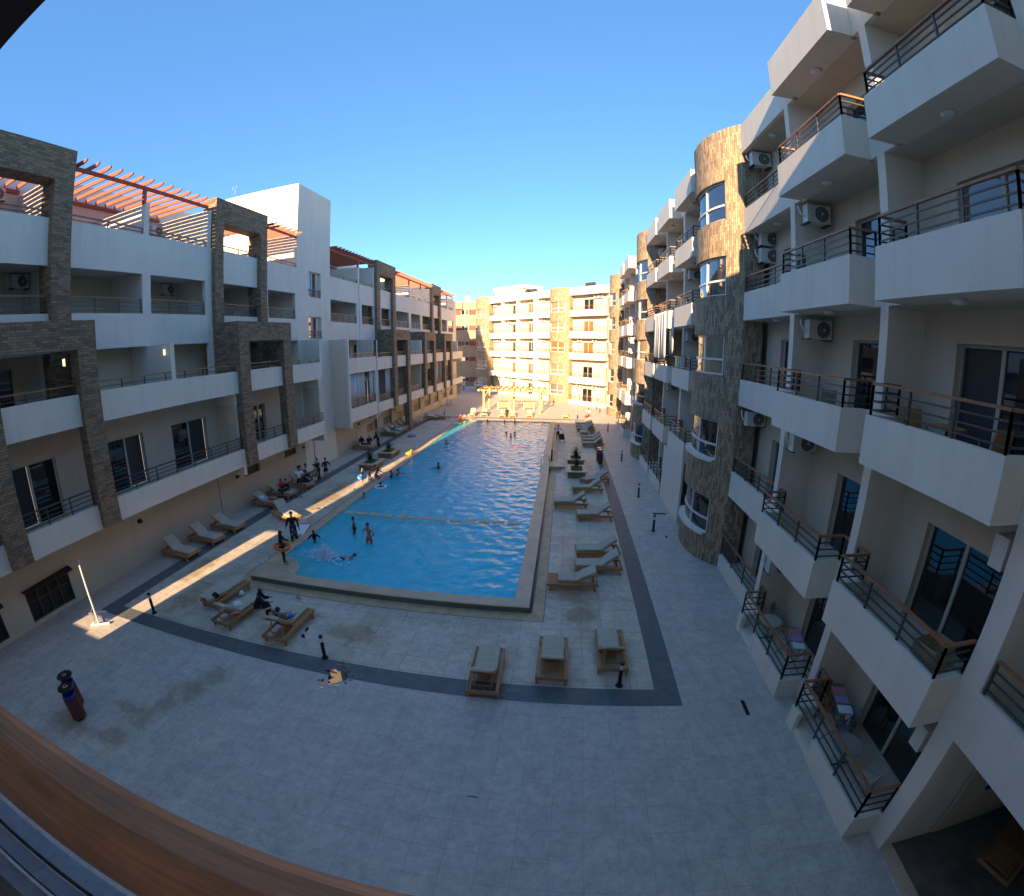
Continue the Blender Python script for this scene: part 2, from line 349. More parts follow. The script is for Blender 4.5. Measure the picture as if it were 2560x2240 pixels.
    def holes(s, a0, a1, z0, z1, w0, w1, hs):    # slab of wall in (u, w, z) with rectangular holes (ua, ub, za, zb)
        us = sorted({a0, a1} | {min(max(h[i], a0), a1) for h in hs for i in (0, 1)})
        for i in range(len(us) - 1):
            ua, ub = us[i], us[i + 1]
            if ub - ua < 1e-4: continue
            mid = (ua + ub) / 2; segs = sorted([(max(h[2], z0), min(h[3], z1)) for h in hs if h[0] < mid < h[1]]); z = z0
            for (p, q) in segs:
                if p > z + 1e-4: s.box(ua, ub, w0, w1, z, p)
                z = max(z, q)
            if z < z1 - 1e-4: s.box(ua, ub, w0, w1, z, z1)
        return s
    def build(s, name, mat, parent=None, world=True, smooth=False):
        me = bpy.data.meshes.new(name); v = s.v
        if parent is not None and world:
            o = ORG.get(parent.name, (0, 0, 0)); v = [(p[0] - o[0], p[1] - o[1], p[2] - o[2]) for p in v]
        me.from_pydata(v, [], s.f)
        bm = bmesh.new(); bm.from_mesh(me); bmesh.ops.recalc_face_normals(bm, faces=bm.faces)
        ox, oy = ORG.get(parent.name, (0, 0, 0))[:2] if (parent is not None and world) else (0, 0)
        uvl = bm.loops.layers.uv.new('UVMap')
        for f in bm.faces:
            n = f.normal; ax, ay, az = abs(n.x), abs(n.y), abs(n.z)
            for l in f.loops:
                c = l.vert.co
                if az >= max(ax, ay) - 1e-6: l[uvl].uv = (c.x, c.y)
                else:
                    h = Vector((-n.y, n.x)); h = h.normalized() if h.length > 1e-6 else Vector((1, 0))
                    if s.__dict__.get('curved'):
                        dx, dy = c.x + ox - s.curved[0], c.y + oy - s.curved[1]
                        l[uvl].uv = ((math.atan2(dy, abs(dx)) if s.curved[4] else math.atan2(dx, abs(dy))) * s.curved[2], c.z)
                    else: l[uvl].uv = (c.x * h.x + c.y * h.y, c.z)
            if smooth: f.smooth = True
        bm.to_mesh(me); bm.free()
        mats = mat if isinstance(mat, (list, tuple)) else [mat]
        for q in mats: me.materials.append(MT[q])
        ob = bpy.data.objects.new(name, me); COL.objects.link(ob)
        if parent is not None: ob.parent = parent
        return ob
ORG = {}
def thing(name, label, cat, loc=(0, 0, 0), rz=0.0, group=None, keep=False):
    o = bpy.data.objects.new(name, None); COL.objects.link(o); o.location = loc; o.rotation_euler = (0, 0, rz)
    o.empty_display_size = 0.3; o['label'] = label; o['category'] = cat
    if group: o['group'] = group
    if keep: ORG[o.name] = tuple(loc)
    return o
def pieces(name, mat, parent, F, boxes):
    for b in boxes: MB(F).box(*b).build(name, mat, parent)
def tag(o, label, cat, group=None):
    o['label'] = label; o['category'] = cat
    if group: o['group'] = group
    return o
def struct(o): o['kind'] = 'structure'; return o
def copy_tree(o, loc=None, rz=None, label=None, parent=None, group=None):
    c = o.copy(); COL.objects.link(c); c.parent = parent
    if loc is not None: c.location = loc
    if rz is not None: c.rotation_euler = (0, 0, rz)
    if label: c['label'] = label
    if group: c['group'] = group
    for ch in list(o.children): copy_tree(ch, parent=c)
    return c
def setmat(root, partname, matname):
    for ch in root.children:
        if ch.name.split('.')[0] == partname:
            ch.data = ch.data.copy(); ch.data.materials[0] = MT[matname]
def railing(parent, F, path, z0, h=0.68, bars=3, world=True, post_sp=1.25, rail='wood_rail'):
    """steel posts and bars with a timber handrail; path is a list of (u, w)"""
    m = MB(F); hr = MB(F); z1 = z0 + h
    for (a, b) in zip(path[:-1], path[1:]):
        L = math.hypot(b[0] - a[0], b[1] - a[1]); k = max(1, round(L / post_sp))
        if L < 0.05: continue
        for i in range(k + 1):
            t = i / k; m.bar((a[0] + (b[0] - a[0]) * t, a[1] + (b[1] - a[1]) * t, z0), (a[0] + (b[0] - a[0]) * t, a[1] + (b[1] - a[1]) * t, z1 - 0.03), 0.045, 0.045)
        for j in range(bars):
            z = z0 + (j + 0.62) * h / (bars + 0.6)
            m.bar((a[0], a[1], z), (b[0], b[1], z), 0.028, 0.035)
        hr.bar((a[0], a[1], z1), (b[0], b[1], z1), 0.075, 0.055)
    r = m.build('railing', 'rail_metal', parent, world)
    h_ = hr.build('handrail', rail, None, False)
    if parent is not None and world:
        o = ORG.get(parent.name, (0, 0, 0)); h_.data.transform(Matrix.Translation((-o[0], -o[1], -o[2])))
    h_.parent = r
    return r
def sub(o, parent, r):   # attach an object built in world coords to a part whose thing sits at parent's origin
    og = ORG.get(parent.name, (0, 0, 0)); o.data.transform(Matrix.Translation((-og[0], -og[1], -og[2]))); o.parent = r; return o
def door(parent, F, u0, u1, w, z0, z1, glassm='door_glass', open_side=0, frame='beige_frame', name='balcony_door', mull=0.5, rows=None):
    fr = MB(F); t = 0.07
    fr.box(u0, u1, w - 0.04, w + 0.03, z1 - t, z1).box(u0, u1, w - 0.04, w + 0.03, z0, z0 + t)
    fr.box(u0, u0 + t, w - 0.04, w + 0.03, z0 + t, z1 - t).box(u1 - t, u1, w - 0.04, w + 0.03, z0 + t, z1 - t)
    um = u0 + (u1 - u0) * mull; fr.box(um - 0.05, um + 0.05, w - 0.035, w + 0.045, z0 + t, z1 - t)
    if rows is not None:
        zr = z0 + (z1 - z0) * rows; fr.box(u0 + t, um - 0.05, w - 0.03, w + 0.035, zr - 0.04, zr + 0.04); fr.box(um + 0.05, u1 - t, w - 0.03, w + 0.035, zr - 0.04, zr + 0.04)
    f = fr.build(name, frame, parent)
    for k, (a, b) in enumerate(((u0 + t, um - 0.05), (um + 0.05, u1 - t))):
        if open_side == k + 1: continue
        p = MB(F).box(a, b, w - 0.02, w - 0.005, z0 + t, z1 - t).build('pane', glassm, None); sub(p, parent, f)
    if open_side:   # dark panel whose colour stands in for the unlit room beyond
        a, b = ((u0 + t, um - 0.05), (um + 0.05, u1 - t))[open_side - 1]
        p = MB(F).box(a, b, w - 0.10, w - 0.06, z0 + t, z1 - t).build('unlit_room_panel', 'ac_dark', None); sub(p, parent, f)
    return f
# ------------------------------------------------------------------ ground, paving, pool
PX0, PX1, PY0, PY1 = -12.66, -1.57, 14.93, 54.95
def XY(mb, x0, x1, y0, y1, z, hole=None):
    if hole is None: mb.quad([(x0, y0, z), (x1, y0, z), (x1, y1, z), (x0, y1, z)]); return mb
    a, b, c, d = hole
    for q in ((x0, x1, y0, c), (x0, x1, d, y1), (x0, a, c, d), (b, x1, c, d)): XY(mb, *q, z)
    return mb
hole = (PX0, PX1, PY0, PY1)
struct(XY(MB(), -400, 400, -300, 900, 0.0, hole).build('ground', 'granite_paving'))
struct(XY(MB(), -17.3, 3.05, 10.45, 58.6, 0.004, (-13.65, -0.45, 13.85, 56.2)).build('deck_paving', 'pale_paving'))
struct(XY(MB(), -18.08, 3.78, 9.75, 59.3, 0.008, (-17.3, 3.05, 10.45, 58.6)).build('border_band', 'dark_marble'))
struct(XY(MB(), -13.65, -0.45, 13.85, 56.2, 0.006, hole).build('pool_surround', 'travertine'))
j = XY(MB(), -13.68, -0.42, 13.82, 56.23, 0.010, (-13.655, -0.445, 13.845, 56.205))
j.quad([(-1.0, 14.37, 0.010), (-0.87, 14.37, 0.010), (-0.87, 55.5, 0.010), (-1.0, 55.5, 0.010)])
struct(j.build('drain_channel', 'black_metal'))
pool = thing('swimming_pool', 'long rectangular swimming pool with beige stone coping in the middle of the courtyard', 'swimming pool', (-7, 30, 0), keep=True)
XY(MB(), -13.1, -1.0, 14.37, 55.5, 0.262, hole).build('coping', 'coping_stone', pool)
m = MB(); m.holes(-13.1, -1.0, 14.37, 55.5, 0, 0.22, [(PX0, PX1, PY0, PY1)])
m2 = MB()
for v in m.v: m2.v.append((v[0], v[2], v[1]))
m2.f = m.f; m2.build('coping_side', 'mosaic_tile', pool)
m = MB()
for (x0, x1, y0, y1) in ((-13.13, PX0 + .01, 14.34, 55.53), (PX1 - .01, -0.985, 14.34, 55.53)): m.box(x0, x1, y0, y1, 0.222, 0.258)
for (y0, y1) in ((14.34, PY0 + .01), (PY1 - .01, 55.53)): m.box(PX0 + .01, PX1 - .01, y0, y1, 0.222, 0.258)
m.build('coping_edge', 'travertine', pool)
m = MB()
m.quad([(PX0, PY0, -.75), (PX1, PY0, -.75), (PX1, 22.4, -.75), (PX0, 22.4, -.75)])
m.quad([(PX0, 22.4, -1.35), (PX1, 22.4, -1.35), (PX1, PY1, -1.35), (PX0, PY1, -1.35)])
m.box(PX0 - .1, PX0, PY0, PY1, -1.4, .2).box(PX1, PX1 + .1, PY0, PY1, -1.4, .2).box(PX0, PX1, PY0 - .1, PY0, -1.4, .2).box(PX0, PX1, PY1, PY1 + .1, -1.4, .2).box(PX0, PX1, 22.4, 22.75, -1.35, -.75)
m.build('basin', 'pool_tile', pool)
def quarter(cx, cy, r, n=14):
    return [(cx, cy)] + [(cx + r * math.cos(i / n * math.pi / 2), cy + r * math.sin(i / n * math.pi / 2)) for i in range(n + 1)]
MB().prism(quarter(PX0, PY0, 1.55), -.75, .256).build('step', 'step_stone', pool)
MB().prism(quarter(PX0 + .01, PY0 + .01, 2.2), -.75, .17).build('step', 'step_stone', pool)
x = PX0 + .25
while x < PX1 - .5:
    MB().box(x, x + .62, 22.38, 22.78, -.12, .243 + random.uniform(-.004, .008)).build('divider_stone', 'step_stone', pool); x += .80
m = MB().box(-1.12, -0.03, 34.35, 35.75, 0.0, 0.265).box(-1.12, 0.25, 34.9, 35.35, 0, .13); m.build('bridge_slab', 'coping_stone', pool)
# waves: real displaced surface
rng = np.random.default_rng(5)
nx, ny = 150, 560
gx = np.linspace(PX0 - .02, PX1 + .02, nx); gy = np.linspace(PY0 - .02, PY1 + .02, ny); GX, GY = np.meshgrid(gx, gy)
WZ = np.zeros_like(GX)
for i in range(60):
    lam = 0.32 * (1 + 3.0 * rng.random() ** 2.0); an = rng.normal(math.pi / 2 if i % 2 else 0.9, 0.75); k = 2 * math.pi / lam
    WZ += 0.0105 * lam / 1.0 * rng.uniform(.4, 1) * np.sin(k * (math.cos(an) * GX + math.sin(an) * GY) + rng.uniform(0, 6.28)) * 0.34
amp = 0.95 + 0.55 * np.clip((GX + 11) / 8, 0, 1)
WZ = WZ * amp
me = bpy.data.meshes.new('water')
V = np.stack([GX, GY, 0.225 + WZ], -1).reshape(-1, 3)
idx = np.arange(nx * ny).reshape(ny, nx)
Fq = np.stack([idx[:-1, :-1], idx[:-1, 1:], idx[1:, 1:], idx[1:, :-1]], -1).reshape(-1, 4)
me.from_pydata(V.tolist(), [], Fq.tolist()); me.polygons.foreach_set('use_smooth', [True] * len(me.polygons)); me.materials.append(MT['pool_water'])
wat = bpy.data.objects.new('water', me); COL.objects.link(wat); struct(wat)
# puddle and small floor drains
def blob(cx, cy, sx, sy, z, n=40, seed=1, amp=.35):
    r_ = random.Random(seed); ph = [r_.uniform(0, 6.28) for _ in range(6)]
    return [(cx + sx * (1 + amp * sum(math.sin((k + 2) * 2 * math.pi * i / n + ph[k]) / (k + 1.4) for k in range(6))) * math.cos(2 * math.pi * i / n),
             cy + sy * (1 + amp * sum(math.sin((k + 2) * 2 * math.pi * i / n + ph[k]) / (k + 1.4) for k in range(6))) * math.sin(2 * math.pi * i / n), z) for i in range(n)]
m = MB(); m.quad(blob(-6.48, 9.72, .24, .40, .013, seed=4, amp=.34))
for i in range(26):
    a_ = random.uniform(0, 6.28); d_ = random.uniform(.4, .85); m.quad(blob(-6.48 + d_ * .62 * math.cos(a_), 9.72 + d_ * .9 * math.sin(a_), random.uniform(.02, .07), random.uniform(.02, .05), .013, 14, seed=60 + i))
pd = m.build('puddle', 'puddle_water'); struct(pd)
drains = [(4.37, 40.08, .25, .12), (5.95, 25.3, .85, .28), (5.69, 34.39, .1, .1), (5.65, 21.9, .14, .28), (5.62, 9.55, .13, .62), (-1.6, 6.4, .26, .03)]  # last entry is a thin dark scratch, modelled as a small slot
for i, (x, y, sx, sy) in enumerate(drains):
    d = thing('floor_drain', ['small metal floor drain beyond the right hand planters', 'wide sunken access cover left of the near round stone tower', 'tiny round floor drain beside the right walkway lamps',
              'small rectangular floor drain just in front of the near round stone tower', 'narrow slotted floor drain beside the near ground floor terrace gate', 'thin dark scratch in the empty paving near the camera'][i], 'floor drain', (x, y, 0), keep=True)
    MB().box(x - sx / 2, x + sx / 2, y - sy / 2, y + sy / 2, 0.0, .012).build('frame', 'chrome' if i == 4 else 'grey_concrete', d)
    MB().box(x - sx / 2 + .02, x + sx / 2 - .02, y - sy / 2 + .02, y + sy / 2 - .02, 0.001, .015).build('grate', 'black_metal', d)

# ------------------------------------------------------------------ LEFT BUILDING
X0 = -19.87
FL = lambda u, w, z: (X0 + w, u, z)
LB = thing('apartment_building', 'long white building on the left with brown stone frames and red rooftop pergolas', 'building', (-25, 30, 0), keep=True)
L3o = [(.8, 6.5), (7.4, 11.1), (12.0, 16.15), (16.68, 20.75), (22.1, 25.7), (26.9, 30.35), (35.85, 41.1), (42.2, 45.2), (47.2, 49.9), (51.7, 56.3), (57.2, 61.05), (62.0, 65.8), (67.9, 70.3), (72.25, 75.45), (76.5, 79.9)]
L2o = [(.8, 6.5), (7.4, 11.0), (11.9, 16.3), (16.6, 20.9), (21.6, 26.5), (26.9, 30.6), (35.76, 41.3), (41.6, 45.8), (46.1, 51.0), (51.2, 56.7), (57.1, 61.9), (62.1, 66.5), (66.9, 71.4), (71.6, 79.6)]
w = MB(FL)
for (ya, yb) in ((-.42, 30.6), (35.77, 82.1)):
    # front wall, levels 2 to terrace
    w.holes(ya, yb, 7.4, 15.93, -.23, 0, [(a, b, 12.0, 13.95) for a, b in L3o if ya <= a and b <= yb + .01] + [(a, b, 7.62, 10.4) for a, b in L2o if ya - 1 <= a and b <= yb + .01])
    w.box(ya, yb, -1.43, -.235, 7.25, 7.6)                          # level 2 floor edge
    w.box(ya, yb, -12, -1.43, 7.25, 10.45)                          # rooms at level 2
    w.box(ya, yb, -12, -.235, 10.45, 11.75)
    w.box(ya, yb, -12, -2.95, 11.75, 14.15)
    w.box(ya, yb, -12, -.235, 14.15, 14.85)
    w.box(ya, yb, -12, -4.43, 14.85, 19.4)
w.build('wall', 'white_plaster', LB)
# cream ground and first floor wall with door openings
gdoors = [(7.9, 10.45, 3.75, 6.25), (13.2, 15.45, 3.75, 6.25), (17.4, 20.1, 3.75, 6.25), (22.3, 23.1, 3.75, 6.25), (24.6, 25.9, 3.75, 6.25), (37.6, 40.0, 3.75, 6.3), (42.4, 44.6, 3.75, 6.3), (47.0, 49.6, 3.75, 6.3), (53, 55.6, 3.75, 6.3), (58, 60.6, 3.75, 6.3), (63, 65.6, 3.75, 6.3), (67.6, 70, 3.75, 6.3), (73, 76, 3.75, 6.3)]
gwin = [(7.45, 9.7, .18, 1.5), (22.95, 24.65, 1.85, 2.4), (27.7, 29.3, 1.92, 2.42), (4.2, 6.2, .18, 1.5), (.5, 2.7, .18, 1.5)]
gopen = [(42.4, 45.1, .15, 2.6), (46.8, 49.4, .25, 2.6), (51.15, 54.2, .25, 2.6), (57.4, 60.4, .25, 2.7), (62.1, 65.2, .3, 2.7), (66.9, 69.6, .3, 2.65), (72.1, 74.75, .3, 2.5), (76.6, 78.9, .3, 2.1)]
gw = MB(FL); gw2 = MB(FL)
gw.holes(-.42, 30.6, 0, 7.25, -.232, -.003, gdoors + gwin)
gw2.holes(35.77, 82.1, 0, 7.25, -.232, -.003, gdoors + gopen)
for a, b, c, d in gopen: gw2.box(a - .1, b + .1, -.32, -.235, 0, 2.9)
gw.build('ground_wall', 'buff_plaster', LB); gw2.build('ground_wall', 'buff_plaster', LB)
m = MB(FL)       # cream linings of the recesses and terraces
for (a, b) in L2o:
    if b > 30.65 and a < 35.7: continue
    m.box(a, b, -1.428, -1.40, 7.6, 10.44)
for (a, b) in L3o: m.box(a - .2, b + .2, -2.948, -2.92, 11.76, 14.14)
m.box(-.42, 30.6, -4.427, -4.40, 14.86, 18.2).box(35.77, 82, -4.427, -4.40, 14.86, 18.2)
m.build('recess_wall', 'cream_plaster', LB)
BX = []
for a, b in zip(L3o[:-1], L3o[1:]):
    if b[0] > 30 and a[1] < 36: continue
    c = (a[1] + b[0]) / 2; BX.append((c - .13, c + .13, -2.92, -.235, 11.76, 14.14))
for c in (16.45, 31.0, 56.05, 61.6, 76.0): BX.append((c - .14, c + .14, -1.4, 1.70, 8.0 if c > 31.2 else 7.65, 10.4))
for c, z in ((6.0, 18.2), (16.37, 17.53), (21.05, 18.1), (26.65, 18.1), (41.5, 17.53), (45.2, 18.1), (51.1, 18.1), (56.6, 17.53), (61.4, 17.53), (65.6, 18.1), (71.1, 18.1), (75.8, 17.53), (80.0, 18.1), (11.7, 18.1)):
    BX.append((c - .16, c + .16, -4.40, -.01 if z > 17.6 else .004, 14.86, z))
pieces('partition_wall', 'white_plaster', LB, FL, BX)
# floor slabs of the projecting balconies, downstand beams and end fins
SL = [(1.2, 30.95), (35.5, 79.75)]
pieces('balcony_slab', 'cream_plaster', LB, FL, [(a, b, .004, 1.52, z, z + .2) for a, b in ((1.2, 30.79), (35.76, 79.49)) for z in (3.16, 7.42)])
BX = []
for u0, u1 in ((21.05, 21.29), (30.8, 31.05), (41.25, 41.5), (79.5, 79.74)): BX += [(u0, u1, 0.002, 1.70, 2.6, 3.125), (u0, u1, .002, 1.50, 6.75, 7.395)]
pieces('edge_beam', 'white_plaster', LB, FL, BX)
BX = [(21.07, 21.27, .002, 1.48, 3.37, 6.74), (30.82, 31.03, .002, 1.48, 3.37, 6.74), (35.5, 35.75, .002, 1.52, 2.7, 10.4), (41.27, 41.48, .002, 1.50, 7.63, 10.4)]
for c in (66.3, 56.5, 51.0, 45.6): BX.append((c - .1, c + .1, .002, 1.48, 3.37, 7.40))
pieces('cross_wall', 'cream_plaster', LB, FL, BX)
lowframes = [(6.65, 11.95), (21.3, 26.7), (45.85, 51.05), (56.8, 61.95), (66.6, 71.5)]
pw_ = .90
def parap(u0, u1, z0, z1, wf=1.72):
    MB(FL).box(u0, u1, wf - .2, wf, z0, z1).build('balcony_parapet', 'white_plaster', LB)
segs = [(1.2, 6.65)]
for (a, b), nx_ in zip(lowframes, lowframes[1:] + [None]):
    segs.append((a + pw_, b - pw_)); segs.append((b, nx_[0] if nx_ else 79.75))
S2 = []
for a, b in segs:
    if a < 31 and b > 36: S2 += [(a, 31.05), (41.5, b)]
    elif a < 12.1 and b > 21: S2 += [(a, 21.3)]
    else: S2.append((a, b))
for a, b in S2:
    parap(a, b, 7.4, 8.65); parap(a, b, 3.13, 4.13)
    railing(LB, FL, [(a + .1, 1.62), (b - .1, 1.62)], 8.65, .38, 1); railing(LB, FL, [(a + .1, 1.62), (b - .1, 1.62)], 4.13, .68, 3, rail='rail_metal')
# projecting bay after the tower
parap(35.5, 41.5, 7.4, 8.76, 1.74); parap(35.5, 41.5, 3.14, 4.36, 1.74)
pieces('corner_pier', 'white_plaster', LB, FL, [(35.5, 35.74, 1.52, 1.74, 4.361, 7.399), (41.26, 41.5, 1.52, 1.74, 4.361, 7.399), (35.5, 35.74, 1.52, 1.74, 8.761, 10.4), (35.5, 35.75, 1.52, 1.74, 2.7, 3.139)])
railing(LB, FL, [(35.9, 1.64), (41.2, 1.64)], 8.76, .38, 1); railing(LB, FL, [(35.9, 1.64), (41.2, 1.64)], 4.36, .80, 4)
# stone frames
for i, (a, b) in enumerate(lowframes):
    m = MB(FL); z0 = 3.2
    m.box(a, a + pw_, 1.37, 1.97, z0, 10.36); m.box(b - pw_, b, 1.37, 1.97, 0.0 if i == 2 else z0, 10.36); m.box(a, b, 1.37, 1.97, 10.36, 11.5)
    m.box(a, a + .28, .004, 1.368, 8.66, 11.5); m.box(b - .28, b, .004, 1.368, 8.66, 11.5)
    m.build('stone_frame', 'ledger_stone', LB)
for a, b, pw2 in ((6.7, 11.87, .97), (21.28, 26.43, .74), (45.4, 50.9, .9), (65.7, 70.9, .95)):
    m = MB(FL); m.box(a, a + pw2, -.75, .29, 7.63, 17.5).box(b - pw2, b, -.75, .29, 7.63, 17.5).box(a, b, -.75, .29, 17.5, 18.95)
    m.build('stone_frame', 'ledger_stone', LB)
# terrace and level 3 railings
for a, b in [(.4, 6.6), (7.7, 10.8), (11.95, 16.2), (16.55, 20.9), (22.1, 25.7), (26.9, 30.5), (35.9, 41.3), (41.7, 45.3), (46.3, 50), (51, 56.4), (56.8, 61.2), (61.6, 65.5), (66.7, 70), (71, 75.6), (76, 79.9)]:
    railing(LB, FL, [(a, -.12), (b, -.12)], 15.93, .32, 1, post_sp=2.2)
for a, b in L3o: railing(LB, FL, [(a + .03, -.12), (b - .03, -.12)], 12.0, .72, 3, post_sp=1.4)
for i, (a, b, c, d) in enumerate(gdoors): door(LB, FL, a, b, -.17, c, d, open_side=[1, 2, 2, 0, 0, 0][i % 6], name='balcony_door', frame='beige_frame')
for i, (a, b) in enumerate(L2o):
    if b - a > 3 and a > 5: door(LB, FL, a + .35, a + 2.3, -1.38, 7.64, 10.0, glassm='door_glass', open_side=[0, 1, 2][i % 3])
for i, (a, b) in enumerate(L3o):
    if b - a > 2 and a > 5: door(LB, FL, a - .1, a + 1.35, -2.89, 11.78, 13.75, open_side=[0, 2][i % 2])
for a in (8.2, 13.0, 17.6, 22.6, 27.2, 37, 43, 52, 58, 63): door(LB, FL, a, a + 1.6, -4.38, 14.87, 17.1)
for i, (a, b, c, d) in enumerate(gwin):
    f = MB(FL)
    if d < 1.7:
        f.box(a, b, -.14, -.06, c, c + .06).box(a, b, -.14, -.06, d - .06, d)
        for k in range(5): f.box(a + (b - a - .06) * k / 4, a + (b - a - .06) * k / 4 + .06, -.13, -.05, c + .06, d - .06)
        f.box(a + .06, b - .06, -.12, -.07, (c + d) / 2 + .12, (c + d) / 2 + .18)
        p = f.build('service_window', 'dark_timber', LB); sub(MB(FL).box(a + .02, b - .02, -.20, -.16, c, d).build('pane', 'matt_dark'), LB, p)
        hd = MB(FL); hd.hexa([(a - .1, -.002, d + .05), (b + .1, -.002, d + .05), (b + .1, .34, d + .05), (a - .1, .34, d + .05), (a - .1, -.002, d + .10), (b + .1, -.002, d + .22), (b + .1, .38, d + .12), (a - .1, .38, d + .10)])
        hd.build('window_hood', 'matt_dark', LB)
    else:
        MB(FL).box(a, b, -.22, -.18, c, d).build('vent_opening', 'ac_dark', LB)
for a, b, c, d in gopen:
    railing(LB, FL, [(a + .05, -.1), (b - .05, -.1)], .9, .75, 4, rail='rail_metal'); MB(FL).box(a, b, -.22, -.01, 0, .9 if a != 42.4 else .2).build('terrace_upstand', 'cream_plaster', LB)
for a, b in ((46.9, 48.9), (51.3, 53.6)):
    c = MB(FL); u = a
    while u < b - .05:
        c.box(u, u + .09, -.5 - .06 * (int(u * 10) % 2), -.44 - .06 * (int(u * 10) % 2), .3, 2.58); u += .11
    c.build('drape', 'brown_curtain', LB)
# stair tower
m = MB(FL); m.holes(30.6, 35.77, 0, 22.62, -.3, 0, [(32.2, 34.2, 10.5, 12.3), (32.2, 34.2, 13.85, 15.92)]); m.box(30.6, 35.77, -7.3, -.302, 0, 22.62)
m.build('stair_tower', 'white_plaster', LB)
for z0, z1 in ((10.5, 12.3), (13.85, 15.92)):
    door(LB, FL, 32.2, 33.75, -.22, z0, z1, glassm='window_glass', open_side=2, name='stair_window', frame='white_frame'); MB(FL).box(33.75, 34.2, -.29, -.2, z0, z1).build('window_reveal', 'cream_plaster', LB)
    railing(LB, FL, [(32.22, -.05), (34.18, -.05)], z0, .62, 3, rail='rail_metal')
for p, q, r in (((30.95, .05, 3.0), (30.95, .05, 8.4), .035), ((41.62, .05, 10.2), (41.62, .05, 15.95), .06), ((41.62, 1.8, 2.9), (41.62, 1.8, 10.3), .06), ((20.4, .02, 0), (20.4, .02, 3.1), .012), ((31.9, .02, 0), (31.9, .02, 2.9), .02), ((39.9, .02, .1), (39.9, .02, 2.6), .012)):
    MB(FL).tube(p, q, r).build('drainpipe', 'white_metal' if r > .04 else 'rail_metal', LB)
pieces('roof_block', 'white_plaster', LB, FL, [(80.0, 82.1, -3, -.01, 15.93, 17.7), (72, 80.1, -9, -4.5, 19.4, 20.9), (66, 72, -9.5, -4.6, 19.4, 20.2)])
m = MB()
for k in range(2):
    x = -26.8 + k * .35; pts = [(x, 30.9, 22.6), (x + .05, 30.9, 23.5), (x + .2, 30.9, 23.75), (x + .35, 30.9, 23.5), (x + .36, 30.9, 22.6)]
    for p, q in zip(pts[:-1], pts[1:]): m.tube(p, q, .012, n=5)
tag(m.build('ladder_hoops', 'chrome'), 'bent steel ladder hoops on top of the white stair tower', 'ladder rail')
# rooftop pergolas
def pergola(y0, y1, label, post=None):
    t = thing('roof_pergola', label, 'pergola', ((X0 - 2.2), y0, 15), group='red pergolas over the rooftop terraces', keep=True)
    MB(FL).box(y0, y1, -.13, -.03, 18.22, 18.40).build('front_beam', 'pergola_red', t)
    MB(FL).box(y0, y1, -4.39, -4.29, 18.22, 18.40).build('back_beam', 'pergola_red', t)
    y = y0 + .18
    while y < y1 - .05:
        m = MB(FL); n = (y - .035, y + .035)
        inf = any(a_ - .1 < y < b_ + .1 for a_, b_ in ((6.7, 11.87), (21.28, 26.43), (45.4, 50.9), (65.7, 70.9)))
        m.box(n[0], n[1], -4.28, -.8 if inf else .38, 18.405, 18.585)
        if not inf: m.hexa([(n[0], .38, 18.405), (n[1], .38, 18.405), (n[1], .68, 18.49), (n[0], .68, 18.49), (n[0], .38, 18.585), (n[1], .38, 18.585), (n[1], .68, 18.585), (n[0], .68, 18.585)])
        m.build('slat', 'pergola_red', t); y += .655
    for p in post or []: MB(FL).box(p - .09, p + .09, -.16, .0, 17.5, 18.218).build('post', 'pergola_red', t)
pergola(0, 11.5, 'red wooden pergola behind the nearest brown stone frame on the left roof')
pergola(12.0, 20.95, 'red wooden pergola between the two nearest stone frames on the left roof', [16.2])
pergola(26.8, 30.55, 'short red pergola slats against the sunlit white stair tower', None)
pergola(35.85, 45.25, 'dark red pergola just beyond the white stair tower', [41.5])
pergola(51.1, 65.5, 'long sunlit red pergola further along the left roof', [56.6, 61.4])
pergola(71.2, 79.9, 'small red pergola at the far end of the left roof', [75.8])
# curtains on the projecting bay
def curtain(F, u0, u1, w, z0, z1, label, mat='curtain_cloth', amp=.07, step=.07, slant=0.0, cat='curtain', group=None):
    m = MB(F); us = np.arange(u0, u1 + 1e-6, step); P = []
    for i, u in enumerate(us): P.append((u, w + amp * math.sin(i * 1.9) + amp * .5 * math.sin(i * .73)))
    n = len(m.v)
    for k, z in enumerate((z1, (z0 + z1) / 2, z0)):
        for u, ww in P:
            q = (u, ww + slant * k / 2 + .02 * k * math.sin(u * 5), z); m.v.append(F(*q))
    L = len(P)
    for k in range(2):
        for i in range(L - 1): m.f.append([n + k * L + i, n + k * L + i + 1, n + (k + 1) * L + i + 1, n + (k + 1) * L + i])
    o = m.build('curtain', mat, smooth=True)
    sd = o.modifiers.new('thickness', 'SOLIDIFY'); sd.thickness = .012
    return tag(o, label, cat, group)
curtain(FL, 35.8, 39.3, 1.45, 4.5, 7.38, 'wide white curtain hanging in the projecting bay beyond the stair tower')
curtain(FL, 40.3, 41.2, 1.45, 4.5, 7.38, 'narrow white curtain at the far end of the projecting bay')
curtain(FL, 41.65, 42.6, 1.35, 4.3, 7.38, 'white curtain just past the drainpipe on the left building')
curtain(FL, 44.6, 45.5, 1.35, 4.3, 7.38, 'white curtain beside the far stone frame and its drainpipe bay')
curtain(FL, 58.3, 59.4, 1.3, 4.3, 7.38, 'thin white curtain inside the fourth low stone frame')
curtain(FL, 63.6, 64.8, 1.3, 4.3, 7.38, 'thin white curtain between the last two low stone frames')
